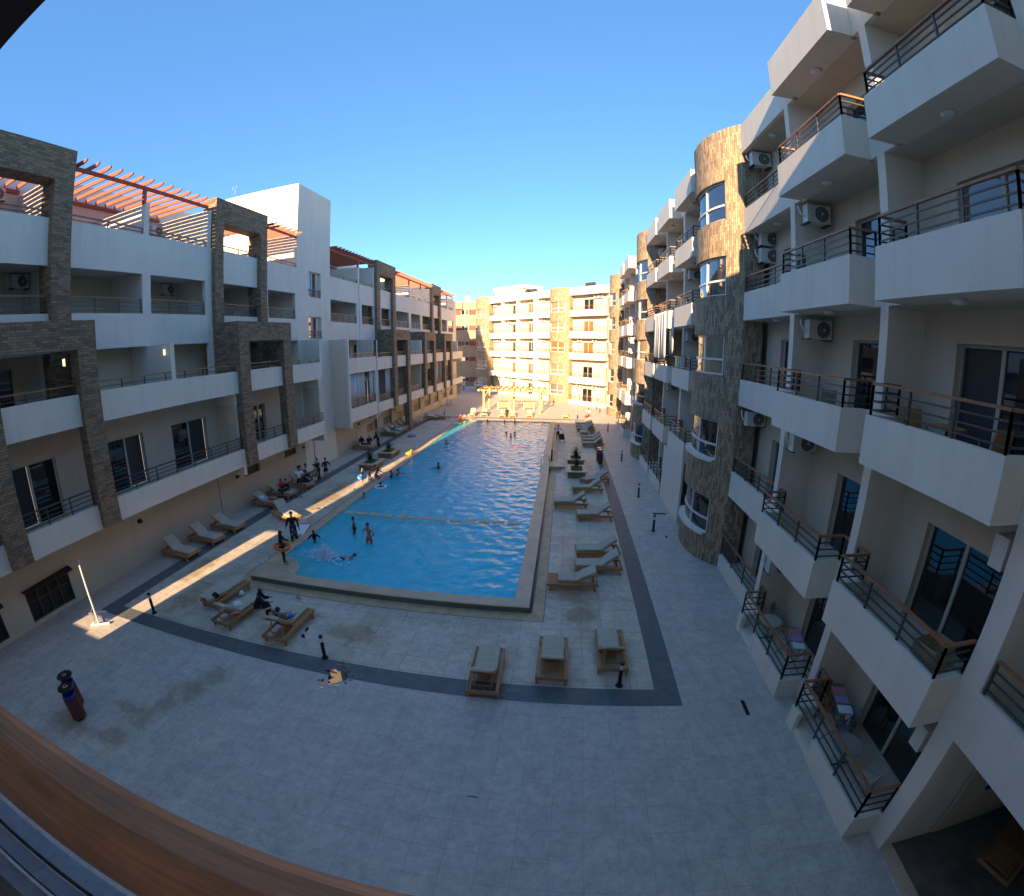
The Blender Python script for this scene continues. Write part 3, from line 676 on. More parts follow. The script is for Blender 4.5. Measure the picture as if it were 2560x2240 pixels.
# ------------------------------------------------------------------ air conditioners and lamps
def ac_proto():
    t = thing('air_conditioner', 'white air conditioner', 'air conditioner', (0, 0, 0), group='outdoor air conditioner units')
    MB().box(-.42, .42, -.16, .16, -.29, .29).build('casing', 'ac_white', t, False)
    g = MB().lathe([(.0, 0), (.235, 0), (.25, .02), (.235, .035), (.0, .03)], 24); g.v = [(p[0] - .1, p[2] + .158, p[1]) for p in g.v]; gr = g.build('fan_grille', 'ac_dark', t, False)
    h = MB()
    for r in (.08, .14, .2): h.torus((0, 0, 0), r, .006, 20, 4)
    h.lathe([(0, 0), (.045, 0), (.045, .02), (0, .02)], 12); h.v = [(p[0] - .1, p[2] + .2, p[1]) for p in h.v]; h.build('fan_guard', 'ac_white', gr, False)
    MB().box(-.44, -.30, -.30, .14, -.33, -.295).build('bracket', 'black_metal', t, False); MB().box(.30, .44, -.30, .14, -.33, -.295).build('bracket', 'black_metal', t, False)
    p = MB(); pts = [(.42, 0, -.1), (.52, -.05, -.05), (.56, -.15, .15), (.5, -.3, .3)]
    for a, b in zip(pts[:-1], pts[1:]): p.tube(a, b, .025)
    p.build('hose', 'white_metal', t, False)
    return t
AC = ac_proto(); ac_used = [0]
def ac(pos, rz, label):
    if not ac_used[0]: ac_used[0] = 1; AC.location = pos; AC.rotation_euler = (0, 0, rz); AC['label'] = label; return AC
    return copy_tree(AC, pos, rz, label)
def lamp_proto():
    t = thing('ceiling_lamp', 'x', 'ceiling lamp', group='round ceiling lamps under the balconies')
    MB().lathe([(0, 0), (.15, 0), (.17, -.03), (.15, -.05)], 20).build('base', 'white_metal', t, False)
    MB().lathe([(.15, -.05), (.12, -.09), (0, -.11)], 20).build('shade', 'plastic_white', t, False)
    return t
CL = lamp_proto(); cl_used = [0]
def clamp_(pos, label):
    if not cl_used[0]: cl_used[0] = 1; CL.location = pos; CL['label'] = label; return CL
    return copy_tree(CL, pos, None, label)
def wall_lamp_proto():
    t = thing('wall_lamp', 'x', 'wall lamp', group='small black wall lamps on the left building')
    MB().hexa([(0, -.12, -.05), (0, .12, -.05), (.16, .12, -.08), (.16, -.12, -.08), (0, -.12, .1), (0, .12, .1), (.10, .08, .06), (.10, -.08, .06)]).build('hood', 'black_metal', t, False)
    MB().box(.02, .12, -.05, .05, -.09, -.055).build('bulb', 'plastic_white', t, False)
    return t
WL = wall_lamp_proto(); wl_used = [0]
def wlamp(pos, label):
    if not wl_used[0]: wl_used[0] = 1; WL.location = pos; WL['label'] = label; return WL
    return copy_tree(WL, pos, None, label)
for y, z, l in ((14.25, 2.1, 'black lamp on the cream wall nearest the three shaded loungers'), (22.2, 2.1, 'black lamp on the cream wall left of the second stone frame base'), (30.3, 2.15, 'black lamp on the cream wall below the stair tower edge'),
                (40.5, 2.2, 'black lamp on the cream wall above the women in black'), (50.4, 2.2, 'black lamp between the two ground floor openings with brown drapes'), (61.2, 2.25, 'black lamp by the third ground floor opening railing'), (71.2, 2.3, 'black lamp next to the yellow board at the far end')):
    wlamp((X0 + .002, y, z), l)
for y, l in ((9.6, 'black terrace lamp behind the nearest stone frame on the left roof'), (14.7, 'black terrace lamp under the second red pergola'), (18.8, 'black terrace lamp between the fin wall and the second upper frame'), (24.4, 'black terrace lamp inside the second upper stone frame'), (28.2, 'black terrace lamp beside the white stair tower'), (38.0, 'black terrace lamp just beyond the stair tower')):
    wlamp((X0 - 4.39, y + 2.4, 16.9), l)
for y, z, w_, l in ((10.9, 13.75, -2.74, 'air conditioner in the shaded loggia behind the nearest upper frame'), (20.3, 13.75, -2.74, 'air conditioner in the shaded loggia right of the fin wall on the left'), (10.2, 18.0, -4.2, 'white air conditioner on the terrace wall at the left picture edge'),
                    (20.6, 17.6, -4.2, 'white air conditioner on the roof terrace behind the red pergola'), (49.2, 6.6, .2, 'air conditioner inside the third low stone frame')):
    ac((X0 + w_, y, z), -math.pi / 2, l)
# ------------------------------------------------------------------ RIGHT and BACK buildings: shared bay system
ZB = [3.47, 7.45, 10.97, 14.60, 18.15]; ZT = [4.57, 8.53, 12.13, 15.64, 19.42]
FLOOR = [0.18, 3.86, 7.85, 11.36, 15.0]
def bay(B, F, u0, u1, boxr=None, doors=((0.3, 2.4),), lvl_flush=(), D=1.15, gate=None, railw=True, roofbox=True, rails=None, opens=(0, 2, 0, 1, 0)):
    """one bay of five storeys between fins: parapets (flush or boxed out), floor slabs, back wall and doors"""
    hs = [(u0 + a, u0 + b, fz, fz + 2.42) for fz in FLOOR for a, b in doors]
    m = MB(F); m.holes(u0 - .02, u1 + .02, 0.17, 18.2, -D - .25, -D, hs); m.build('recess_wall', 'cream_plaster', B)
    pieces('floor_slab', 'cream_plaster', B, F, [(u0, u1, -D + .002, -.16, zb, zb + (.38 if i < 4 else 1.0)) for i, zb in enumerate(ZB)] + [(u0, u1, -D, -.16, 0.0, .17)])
    for i in range(6):
        if i == 0: z0, z1 = 0.0, .66
        else: z0, z1 = ZB[i - 1], ZT[i - 1]
        m = MB(F); path = []
        bx = boxr if not (i in lvl_flush) else None
        if i == 5 and not roofbox: bx = None
        rz = z1
        if bx:
            a, b = bx
            if u0 < a - .01: m.box(u0, a, -.155, 0, z0, z1)
            if b < u1 - .01: m.box(b, u1, -.155, 0, z0, z1)
            if i == 0 and gate:
                g0, g1 = gate; m.box(a, g0, .60, .75, z0, z1); m.box(g1, b, .60, .75, z0, z1); m.box(g0, g1, .52, .70, 0, .16)
            else: m.box(a, b, .60, .75, z0, z1)
            m.box(a, a + .15, 0.002, .60, z0, z1); m.box(b - .15, b, 0.002, .60, z0, z1)
            if i: m.box(a + .15, b - .15, -.158, .598, z0 + .003, z0 + (.2 if i < 5 else 1.2))
            else: m.box(a + .15, b - .15, -.158, .598, 0, .165)
            path = [(u0 + .05, -.08), (a + .07, -.08), (a + .07, .67), (b - .07, .67), (b - .07, -.08), (u1 - .05, -.08)]
        else:
            m.box(u0, u1, -.155, 0, z0, z1); path = [(u0 + .05, -.08), (u1 - .05, -.08)]
        m.build('balcony_parapet' if i < 5 else 'roof_parapet', 'white_plaster', B)
        if i < 5: railing(B, F, path, z1, [.88, .68, .68, .66, .62][i], 3)
    for k, fz in enumerate(FLOOR):
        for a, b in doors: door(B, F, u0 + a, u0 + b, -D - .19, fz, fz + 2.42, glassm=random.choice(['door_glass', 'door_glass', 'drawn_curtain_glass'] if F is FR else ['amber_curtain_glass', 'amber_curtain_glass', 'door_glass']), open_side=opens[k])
def fin(B, F, u0, u1, ztop=19.42, D=1.15, z0=0):
    MB(F).box(u0, u1, -D - .24, 0.004, z0, ztop - .01).build('fin_wall', 'white_plaster', B)
WZ_ = [(1.35, 3.1), (4.85, 6.6), (8.62, 10.35), (12.05, 13.75), (15.35, 17.1)]
def round_tower(B, F, u0, u1, bulge, ztop, uw=0.72, closed_dark=False, band=(0, 1)):
    c = (u0 + u1) / 2; h = (u1 - u0) / 2
    prof = lambda t, k=0.0: (c + h * t, max(-.3, bulge * (1 - abs(t) ** 2.4) - k))
    T = np.linspace(-1, 1, 41)
    base = [prof(t) for t in T] + [(u1, -.9), (u0, -.9)]
    m = MB(F); m.curved = (F(c, -h * 0.9, 0)[0], F(c, -h * 0.9, 0)[1], h * 1.35, 0, 1 if F is FR else 0)
    z = 0
    for (a, b) in WZ_:
        m.prism(base, z, a)
        tl = [t for t in T if t <= -uw + 1e-6]; trr = [t for t in T if t >= uw - 1e-6]
        m.prism([prof(t) for t in tl] + [(prof(tl[-1])[0], -.9), (u0, -.9)], a, b)
        m.prism([prof(t) for t in trr] + [(u1, -.9), (prof(trr[0])[0], -.9)], a, b)
        z = b
    m.prism(base, z, ztop)
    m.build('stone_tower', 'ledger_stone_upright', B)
    Tw = [t for t in T if abs(t) <= uw + 1e-6]
    for k, (a, b) in enumerate(WZ_):
        def ring(z0, z1, k0, k1, name, mat, ts=Tw, par=None):
            q = MB(F); q.prism([prof(t, k0) for t in ts] + [prof(t, k1) for t in ts[::-1]], z0, z1); o = q.build(name, mat, None); sub(o, par or B, par) if par is not None else None
            return o
        frm = MB(F); frm.prism([prof(t, .16) for t in Tw] + [prof(t, .25) for t in Tw[::-1]], a, a + .07); frm.prism([prof(t, .16) for t in Tw] + [prof(t, .25) for t in Tw[::-1]], b - .07, b)
        zm = a + (b - a) * .36; frm.prism([prof(t, .14) for t in Tw] + [prof(t, .25) for t in Tw[::-1]], zm, zm + .09)
        for t in (-uw + .03, -.20, uw - .03):
            p, q = prof(t, .14), prof(t, .27); frm.box(p[0] - .045, p[0] + .045, q[1], p[1], a + .07, zm); frm.box(p[0] - .045, p[0] + .045, q[1], p[1], zm + .09, b - .07)
        f = frm.build('tower_window', 'white_frame', B)
        gmat = ['door_glass', 'door_glass', 'curtained_glass', 'window_glass', 'window_glass'][k] if F is FR else ['drawn_curtain_glass', 'curtained_glass', 'amber_curtain_glass', 'curtained_glass', 'curtained_glass'][k]
        g = MB(F); g.prism([prof(t, .20) for t in Tw] + [prof(t, .24) for t in Tw[::-1]], a + .01, b - .01); o = g.build('pane', gmat, None); og = ORG.get(B.name, (0, 0, 0)); o.data.transform(Matrix.Translation((-og[0], -og[1], -og[2]))); o.parent = f
        if k < 2:
            s = MB(F); s.prism([prof(t, -.12) for t in Tw] + [prof(t, .2) for t in Tw[::-1]], a - .10, a + .005); s.build('window_sill', 'white_plaster', B)
FR = lambda u, w, z: (7.4 - w, u, z)
RB = thing('apartment_building', 'white building on the right with boxed balconies and rounded brown stone towers', 'building', (12, 30, 0), keep=True)
pieces('wall', 'white_plaster', RB, FR, [(-12, .6, -14, -1.42, 0, 19.35), (.6, 4.55, -14, -1.42, 3.42, 19.34), (.6, 4.55, -14, -6.5, 0, 3.41), (4.55, 71, -14, -1.42, 0, 19.35)])
simple('porch_tile', (0.16, 0.115, 0.085), 0.45, var=.3, vs=2)
MB(FR).box(.62, 4.5, -6.5, -.3, 0, .14).build('porch_floor', 'porch_tile', RB)
MB(FR).box(.62, 4.52, -6.5, -1.43, 3.38, 3.41).build('porch_ceiling', 'cream_plaster', RB)
MB(FR).box(4.47, 4.5, -6.5, -1.43, .0, 3.38).build('porch_wall', 'cream_plaster', RB)
MB(FR).box(4.44, 4.468, -3.0, -2.35, 1.35, 1.75).build('vent_grille', 'black_metal', RB)
# near section (from the camera outwards); the porch bay under the camera-side corner is open at ground level
bay(RB, FR, -3.5, .2, (-3.2, -.2)); fin(RB, FR, .2, .62)
m = MB(FR)
m.holes(.65, 4.5, .17, 18.2, -1.4, -1.15, [(1.2, 3.4, fz, fz + 2.42) for fz in FLOOR[1:]] + [(.65, 4.5, 0, 3.4)]); m.build('recess_wall', 'cream_plaster', RB)
pieces('floor_slab', 'cream_plaster', RB, FR, [(.65, 4.5, -1.148, -.16, zb, zb + .4) for zb in ZB])
for i in range(5):
    MB(FR).box(.65, 4.5, -.155, 0, ZB[i], ZT[i]).build('balcony_parapet', 'white_plaster', RB)
    if i < 4: railing(RB, FR, [(.7, -.08), (4.45, -.08)], ZT[i], .68, 3); door(RB, FR, 1.2, 3.4, -1.34, FLOOR[i + 1], FLOOR[i + 1] + 2.42)
MB(FR).box(-.2, 4.5, -.28, -.01, 0, .15).build('porch_kerb', 'coping_stone', RB)
fin(RB, FR, 4.5, 5.0)
bay(RB, FR, 5.0, 9.3, (5.03, 8.86), doors=((.75, 3.2),), gate=(7.5, 8.45), opens=(0, 0, 2, 0, 0)); fin(RB, FR, 9.3, 9.6)
bay(RB, FR, 9.6, 14.05, (9.87, 13.65), doors=((.5, 2.75),), gate=(12.3, 13.35), opens=(0, 0, 0, 1, 0)); fin(RB, FR, 14.05, 14.35)
bay(RB, FR, 14.35, 18.55, None, doors=((1.1, 2.9),))
round_tower(RB, FR, 18.52, 23.9, 1.14, 19.5)
bay(RB, FR, 23.9, 28.3, (24.0, 27.85), doors=((.7, 2.7),)); fin(RB, FR, 28.3, 28.65)
bay(RB, FR, 28.65, 33.3, (29.35, 33.12), doors=((.9, 2.9),)); fin(RB, FR, 33.3, 33.65)
bay(RB, FR, 33.65, 37.9, (33.97, 37.75), doors=((.7, 2.7),))
round_tower(RB, FR, 37.6, 42.9, 1.14, 19.6)
bay(RB, FR, 42.9, 48.4, None, doors=((1.6, 3.6),)); fin(RB, FR, 48.4, 48.7)
bay(RB, FR, 48.7, 53.0, (48.85, 52.5), doors=((.7, 2.7),)); fin(RB, FR, 53.0, 53.3)
bay(RB, FR, 53.3, 57.4, (53.5, 57.0), doors=((.7, 2.7),)); fin(RB, FR, 57.4, 57.7)
bay(RB, FR, 57.7, 62.3, None, doors=((1.5, 3.4),))
round_tower(RB, FR, 62.2, 67.6, 1.14, 19.7)
MB(FR).box(67.6, 71.2, -1.4, -.9, 0, 19.4).build('corner_wall', 'white_plaster', RB)
# plinth wall beneath the flush bay beyond the first tower group
MB(FR).box(23.95, 28.8, .62, .745, 0, 3.46).build('blank_panel', 'white_plaster', RB)
storey = ['ground floor', 'first floor', 'second floor', 'third floor', 'fourth floor']
# ceiling lamps
for (y, w_, who) in ((7.0, .1, 'nearest boxed bay'), (11.8, .1, 'second boxed bay'), (16.4, -.5, 'flush bay by the round tower'), (26.0, .1, 'first bay past the round tower'), (31.2, .1, 'second bay past the round tower')):
    for k in (2, 3, 4):
        clamp_((7.4 - w_, y, ZB[k] + (.002 if w_ > 0 else -.001) - .004), 'round ceiling lamp over the ' + storey[k] + ' balcony, ' + who)
m_ = [(18.12, 8.06, 17.76, 'air conditioner beside the near round tower on the top floor'), (18.12, 8.33, 14.36, 'upper of two stacked air conditioners beside the near round tower'), (18.12, 8.33, 13.66, 'lower of two stacked air conditioners beside the near round tower'),
      (13.6, 7.95, 14.18, 'air conditioner above the open dark door with a blue curtain'), (13.6, 8.05, 10.53, 'air conditioner with a grey hose under the second floor slab of the second bay'), (18.12, 8.05, 6.96, 'air conditioner on the first floor balcony beside the near round tower'),
      (13.6, 7.85, 6.93, 'air conditioner behind the fin wall on the first floor of the second bay'), (13.6, 7.75, 2.6, 'air conditioner above the ground floor terrace with the laundry rack'), (27.9, 7.95, 14.25, 'air conditioner just past the near round tower on the third floor'),
      (27.9, 7.9, 10.45, 'large air conditioner beside the grey striped curtain past the near round tower'), (37.2, 7.95, 10.4, 'air conditioner in front of the second round tower on the second floor'), (37.2, 7.95, 17.5, 'air conditioner in front of the second round tower on the top floor'),
      (47.9, 8.0, 17.6, 'air conditioner on the top floor beyond the second round tower'), (47.9, 8.0, 10.4, 'left of two air conditioners on the second floor beyond the second round tower'), (47.9, 7.75 - .5, 10.4, 'right of two air conditioners on the second floor beyond the second round tower'), (47.9, 8.0, 6.8, 'air conditioner on the first floor beyond the second round tower'),
      (32.9, 7.95, 6.95, 'small air conditioner under the first floor curtain bay past the near tower')]
for y, x, z, l in m_: ac((x, y, z), math.pi, l)
ac((7.9, 5.3, 6.85), 0, 'air conditioner seen from behind at the right edge beside the first floor glass door')
ac((7.85, 5.3, 2.8), 0, 'air conditioner seen from behind above the nearest ground floor terrace')
# ------------------------------------------------------------------ BACK building (turned 45 degrees)
FB = lambda u, w, z: (u, w, z)
BB = thing('apartment_building', 'sunlit cream apartment building closing the far end of the courtyard', 'building', (6.5, 71.5, 0), math.atan2(.685, -.729))
MB(FB).box(-1, 34.6, -13, -1.42, 0, 19.3).build('wall', 'white_plaster', BB)
bay(BB, FB, .3, 8.0, None, doors=((3.4, 5.6), (.1, .75)), opens=(0, 0, 0, 0, 0))
round_tower(BB, FB, 7.9, 12.6, .95, 19.5)
for a, b, dd in ((12.6, 16.1, (.2, 1.2)), (16.8, 21.3, (1.1, 2.7)), (21.5, 25.8, (1.0, 2.6)), (26.0, 30.0, (.2, 1.3))):
    bay(BB, FB, a, b, None, doors=(dd,), opens=(0, 0, 0, 0, 0))
fin(BB, FB, 16.1, 16.8); fin(BB, FB, 21.3, 21.5); fin(BB, FB, 25.8, 26.0)
fin(BB, FB, 8.0, 8.2)
round_tower(BB, FB, 29.95, 34.7, .8, 19.6)
MB(FB).box(21.2, 29.6, -6, -1.45, 19.3, 20.6).box(20.9, 29.9, -6.3, -1.1, 20.6, 21.3).build('roof_block', 'white_plaster', BB)
MB(FB).box(.2, 30, -1.40, -.2, 19.3, 19.36).build('roof_slab', 'white_plaster', BB)
rz = math.atan2(.685, -.729); e_ = Vector((-.729, .685, 0)); n_ = Vector((-.685, -.729, 0)); P0_ = Vector((6.5, 71.5, 0))
def bpos(u, w, z): v = P0_ + e_ * u + n_ * w; return (v.x, v.y, z)
bn = {0: 'right half', 1: 'left half'}
for i, (u, k, l) in enumerate([(2.1, 4, 'right air conditioner in the top floor row of the far sunlit building'), (3.0, 4, 'left air conditioner in the top floor row of the far sunlit building'), (6.4, 2, 'far building air conditioner left of the brown second floor door'), (3.2, 2, 'far building air conditioner right of the brown second floor door'),
        (6.5, 0, 'far building air conditioner left of the ground floor double door'), (3.0, 0, 'far building air conditioner right of the ground floor double door'), (15.3, 4, 'air conditioner left of the middle stone tower on the top floor'), (15.2, 3, 'air conditioner left of the middle stone tower on the third floor'),
        (15.2, 2, 'air conditioner left of the middle stone tower on the second floor'), (15.3, 1, 'big air conditioner left of the middle stone tower on the first floor'), (25.0, 4, 'air conditioner on the top floor of the far building next to the pink cloth'), (24.6, 3, 'air conditioner on the third floor in the left half of the far building'),
        (29.2, 2, 'left of two second floor air conditioners by the far left tower'), (28.1, 2, 'right of two second floor air conditioners by the far left tower'), (29.2, 1, 'left of two first floor air conditioners by the far left tower'), (28.1, 1, 'right of two first floor air conditioners by the far left tower'),
        (29.2, 4, 'top floor air conditioner beside the far left stone tower'), (24.4, 0, 'ground floor air conditioner behind the timber courtyard pergola'), (29.3, 0, 'left shaded ground floor air conditioner at the far left tower'), (27.6, 0, 'right shaded ground floor air conditioner at the far left tower')]):
    ac(bpos(u, -.95, FLOOR[k] + 2.75), rz, l)
# roof tanks, dish and rods
for i, (u, z, l) in enumerate([(19.4, 19.5, 'dark solar water heater tank left of the middle stone tower on the far roof'), (5.3, 19.5, 'dark solar water heater tank on the right half of the far roof'), (20.8, 19.5, 'brown low tank beside the white roof room of the far building')]):
    x, y, _ = bpos(u, -2.2, 0); t = thing('water_tank', l, 'water tank', (x, y, z), rz)
    m = MB().tube((-.9, 0, .55), (.9, 0, .55), .33, n=14); m.build('tank', 'tank_dark', t, False)
    MB().hexa([(-.9, .1, .0), (.9, .1, .0), (.9, 1.3, -.1), (-.9, 1.3, -.1), (-.9, .1, .35), (.9, .1, .35), (.9, 1.3, -.05), (-.9, 1.3, -.05)]).build('collector', 'door_glass', t, False)
x, y, _ = bpos(24.8, -.95, 0)
m = MB()
for k in range(2):
    q = [(x + k * .5, y, 20.4), (x + k * .5, y, 22.6), (x + k * .5 - .15, y, 23.0), (x + k * .5 - .35, y, 22.6), (x + k * .5 - .35, y, 20.4)]
    for a, b in zip(q[:-1], q[1:]): m.tube(a, b, .03, n=5)
tag(m.build('ladder_hoops', 'chrome'), 'thin bent ladder hoops on the white roof room of the far building', 'ladder rail')
# ------------------------------------------------------------------ tan building beyond the gap
TB = thing('apartment_building', 'tan building with red window bands seen in the gap at the far left end', 'building', (-24, 101, 0), keep=True)
FT = lambda u, w, z: (u, 101 - w, z)
bands = [(16.55, 17.75), (13.05, 14.15), (9.6, 10.65), (6.1, 7.1), (1.4, 2.5)]
wins = [(-23.3, -21.5)]
m = MB(FT); m.holes(-34, -19.7, 0, 19.6, -.3, 0, [(-34, -19.7, a, b) for a, b in bands]); m.box(-34, -19.7, -9, -.302, 0, 19.5); m.build('wall', 'tan_plaster', TB)
m = MB(FT); m.holes(-34, -19.7, 0, 18, -.3, -.02, [(-23.3, -21.5, a, b) for a, b in bands] + [(-34, -19.7, b[1], c[0]) for b, c in zip([(0, 0)] + bands[::-1], bands[::-1] + [(18, 18)])])
m.build('window_band', 'red_plaster', TB)
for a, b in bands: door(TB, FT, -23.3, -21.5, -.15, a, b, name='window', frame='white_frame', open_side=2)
MB(FT).box(-25, -22.9, .01, .5, 17.9, 19.62).build('wall_return', 'tan_plaster', TB)
t = thing('satellite_dish', 'white satellite dish on the tan building roof', 'satellite dish', (-21.9, 101.5, 19.6), 0.3)
g = MB().lathe([(0, 0), (.25, .03), (.5, .12), (.62, .2)], 18); g.v = [(p[0], -p[2], p[1] + .75) for p in g.v]; g.build('dish', 'white_metal', t, False)
MB().tube((0, 0, 0), (0, 0, .7), .04).tube((0, 0, .7), (0, -.6, .8), .02).build('mast', 'black_metal', t, False)
# gate wall at the far left passage
t = thing('boundary_fence', 'low white wall with dark railing and round capped posts at the far left passage', 'fence', (-21, 99, 0), keep=True)
MB().box(-28, -19.3, 98.95, 99.15, 0, .55).build('wall', 'white_plaster', t)
m = MB()
for k in range(30): m.box(-28 + k * .29, -27.97 + k * .29, 99.03, 99.06, .55, 1.35)
m.box(-28, -19.3, 99.02, 99.07, 1.32, 1.38); m.build('railing', 'rail_metal', t)
for x in (-22.2, -19.7):
    p = MB().box(x - .2, x + .2, 98.85, 99.25, 0, 1.5).build('post', 'white_plaster', t); q = MB().ball((x, 99.05, 1.65), .18, 10).build('globe', 'plastic_white', None); q.data.transform(Matrix.Translation((21, -99, 0))); q.parent = p
tag(MB().box(-24.5, -20.6, 88.5, 88.8, 0, 1.5).box(-24.6, -20.5, 88.4, 88.9, 1.5, 1.58).build('garden_wall', 'tan_plaster'), 'low tan garden wall beside the end of the left building', 'wall')

# ------------------------------------------------------------------ the building we stand in, behind the camera
OB = thing('apartment_building', 'building we look from, its wooden handrail and marble ledge at bottom left', 'building', (0, -6, 0), keep=True)
MB().box(-17.2, 18, -12, -.45, 0, 19.55).build('wall', 'white_plaster', OB)
MB().box(-34, -19.5, -1.2, -.45, 0, 19.55).box(-19.5, -18.2, -1.2, -.45, 0, 3.05).box(-19.5, -18.2, -1.2, -.45, 3.6, 19.55).box(-18.2, -17.2, -.8, -.5, 0, 3.0).box(-18.2, -17.2, -1.2, -.5, 7.05, 7.6).build('side_wing', 'white_plaster', OB)  # out of view, kept thin and slotted so the sun strip passes
MB().box(-4.5, 0.4, -.45, .05, 8.2, 8.43).build('window_ledge', 'grey_concrete', OB)
pieces('sill_strip', 'sill_marble', OB, None, [(-4.5, .4, .018, .062, 8.43, 8.50), (-4.5, .4, .075, .118, 8.43, 8.515), (-4.5, .4, .13, .175, 8.43, 8.53)])
MB().hexa([(.6, -.45, 10.6), (.6, .40, 10.6), (-4.5, .86, 10.6), (-4.5, -.45, 10.6), (.6, -.45, 10.72), (.6, .40, 10.72), (-4.5, .86, 10.72), (-4.5, -.45, 10.72)]).build('lintel', 'cloth_dark_brown', OB)
# near handrail: rounded timber profile running along the ledge
prof = [(.135, 8.83), (.128, 8.90), (.135, 8.955), (.155, 8.985), (.182, 9.0), (.222, 9.0), (.243, 8.985), (.248, 8.95), (.24, 8.86), (.2, 8.83)]
m = MB(); n0 = 60; k = len(prof)
for i in range(n0 + 1):
    x = -4.5 + 4.7 * i / n0
    for y, z in prof: m.v.append((x, y, z))
for i in range(n0):
    for j_ in range(k): m.f.append([i * k + j_, i * k + (j_ + 1) % k, (i + 1) * k + (j_ + 1) % k, (i + 1) * k + j_])
m.f.append(list(range(k))[::-1]); m.f.append([n0 * k + i for i in range(k)])
mt, tt, bb = nodes('near_wood'); pp = geo_pos(tt); mpp = N(tt, 'ShaderNodeMapping'); mpp.inputs['Scale'].default_value = (1.2, 26, 26); tt.links.new(pp, mpp.inputs[0])
gn = noise(tt, 3.5, 6, 0.7, mpp.outputs[0], .4); pn = noise(tt, 4, 5, .7, pp); sn = noise(tt, 55, 2, .5, pp)
cc = ramp(tt, gn.outputs['Fac'], [(.3, (.34, .125, .045)), (.7, (.60, .25, .10))]).outputs[0]
cc = mixc(tt, cc, ramp(tt, pn.outputs['Fac'], [(.35, (.7, .7, .72)), (.65, (1.12, 1.1, 1.08))]).outputs[0], .8, 'MULTIPLY')
cc = mixc(tt, cc, (.75, .7, .64), ramp(tt, sn.outputs['Fac'], [(.76, (0, 0, 0)), (.80, (.8, .8, .8))]).outputs[0])
tt.links.new(cc, bb.inputs['Base Color']); bb.inputs['Roughness'].default_value = .42; bump(tt, bb, gn.outputs['Fac'], .15, .003)
m.build('handrail', 'near_wood', OB, smooth=False)
for x in (-3.9, -2.7): MB().box(x - .02, x + .02, .17, .21, 8.43, 8.84).build('rail_post', 'rail_metal', OB)
# ------------------------------------------------------------------ sun loungers
def lounger_proto(angle=35, matt=True, off=0.0, wood='teak', short=0.0):
    t = thing('sun_lounger', 'x', 'sun lounger', group='wooden sun loungers round the pool')
    m = MB(); m.box(-1.04, 1.04, -.475, -.43, .22, .33).box(-1.04, 1.04, .43, .475, .22, .33).box(-1.04, -1.0, -.43, .43, .22, .33).box(1.0, 1.04, -.43, .43, .22, .33).box(.12, .16, -.43, .43, .22, .30)
    m.build('frame', wood, t, False)
    m = MB(); y = -.40
    while y < .40:
        m.box(-1.0, .12, y, y + .055, .30, .335)
        if abs(y + .03) > .32: m.box(.16, 1.0, y, y + .055, .30, .335)
        y += .086
    for x in (.15, .2, .25): m.box(x, x + .03, -.43, .43, .335, .345)
    m.build('slats', wood, t, False)
    for x, sx in ((-.86, -1), (.86, 1)):
        for y in (-1, 1):
            a = y * .43
            MB().hexa([(x - .045 + sx * .06, a - .03, 0), (x + .035 + sx * .06, a - .03, 0), (x + .035 + sx * .06, a + .03, 0), (x - .045 + sx * .06, a + .03, 0),
                       (x - .06, a - .03, .222), (x + .06, a - .03, .222), (x + .06, a + .03, .222), (x - .06, a + .03, .222)]).build('leg', wood, t, False)
    ca, sa = math.cos(R(angle)), math.sin(R(angle)); hx, hz = .18, .35
    P = lambda d, w, n: (hx + d * ca - n * sa, w, hz + d * sa + n * ca)
    m = MB()
    for w in (-.33, .29): m.hexa([P(0, w, 0), P(.82, w, 0), P(.82, w + .04, 0), P(0, w + .04, 0), P(0, w, .04), P(.82, w, .04), P(.82, w + .04, .04), P(0, w + .04, .04)])
    d = .02
    while d < .8: m.hexa([P(d, -.33, .041), P(d + .05, -.33, .041), P(d + .05, .33, .041), P(d, .33, .041), P(d, -.33, .055), P(d + .05, -.33, .055), P(d + .05, .33, .055), P(d, .33, .055)]); d += .085
    bk = m.build('backrest', wood, t, False)
    if angle > 8:
        tx, _, tz = P(.52, 0, 0); s = MB()
        for w in (-.27, .25): s.bar((tx, w, tz), (tx + .16, w, .30), .035, .03)
        s.bar((tx + .16, -.27, .31), (tx + .16, .27, .31), .03, .03); s.build('support', wood, bk, False)
    if matt:
        m = MB(); w0, w1 = -.335 + off, .335 + off; n = 10
        prof = [(-1.0 + short, .348), (.12, .348)]; top = [(-1.0 + short, .425), (-.45, .432), (.09, .425)]
        q = [(-1.0 + short, .35), (-.98 + short, .338), (.17, .345)] + [(P(.86, 0, .06)[0], P(.86, 0, .06)[2]), (P(.88, 0, .10)[0], P(.88, 0, .10)[2]), (P(.86, 0, .14)[0], P(.86, 0, .14)[2]), (P(.4, 0, .147)[0], P(.4, 0, .147)[2]), (.155, .435), (.13, .418), (.10, .435), (-.45, .437), (-.98 + short, .428), (-1.01 + short, .41)]
        k = len(m.v); L = len(q)
        for w in (w0, w0 + .015, w1 - .015, w1):
            ins = .012 if w in (w0, w1) else 0
            cx = sum(a for a, b in q) / L; cz = .40
            for a, b in q: m.v.append((a + (-ins if a > cx else ins), w, b + (ins * .6 if b < cz else -ins * .6)))
        for r in range(3):
            for i in range(L): m.f.append([k + r * L + i, k + r * L + (i + 1) % L, k + (r + 1) * L + (i + 1) % L, k + (r + 1) * L + i])
        m.f.append([k + i for i in range(L)][::-1]); m.f.append([k + 3 * L + i for i in range(L)])
        m.build('mattress', 'cushion', t, False)
    return t
LP = {}
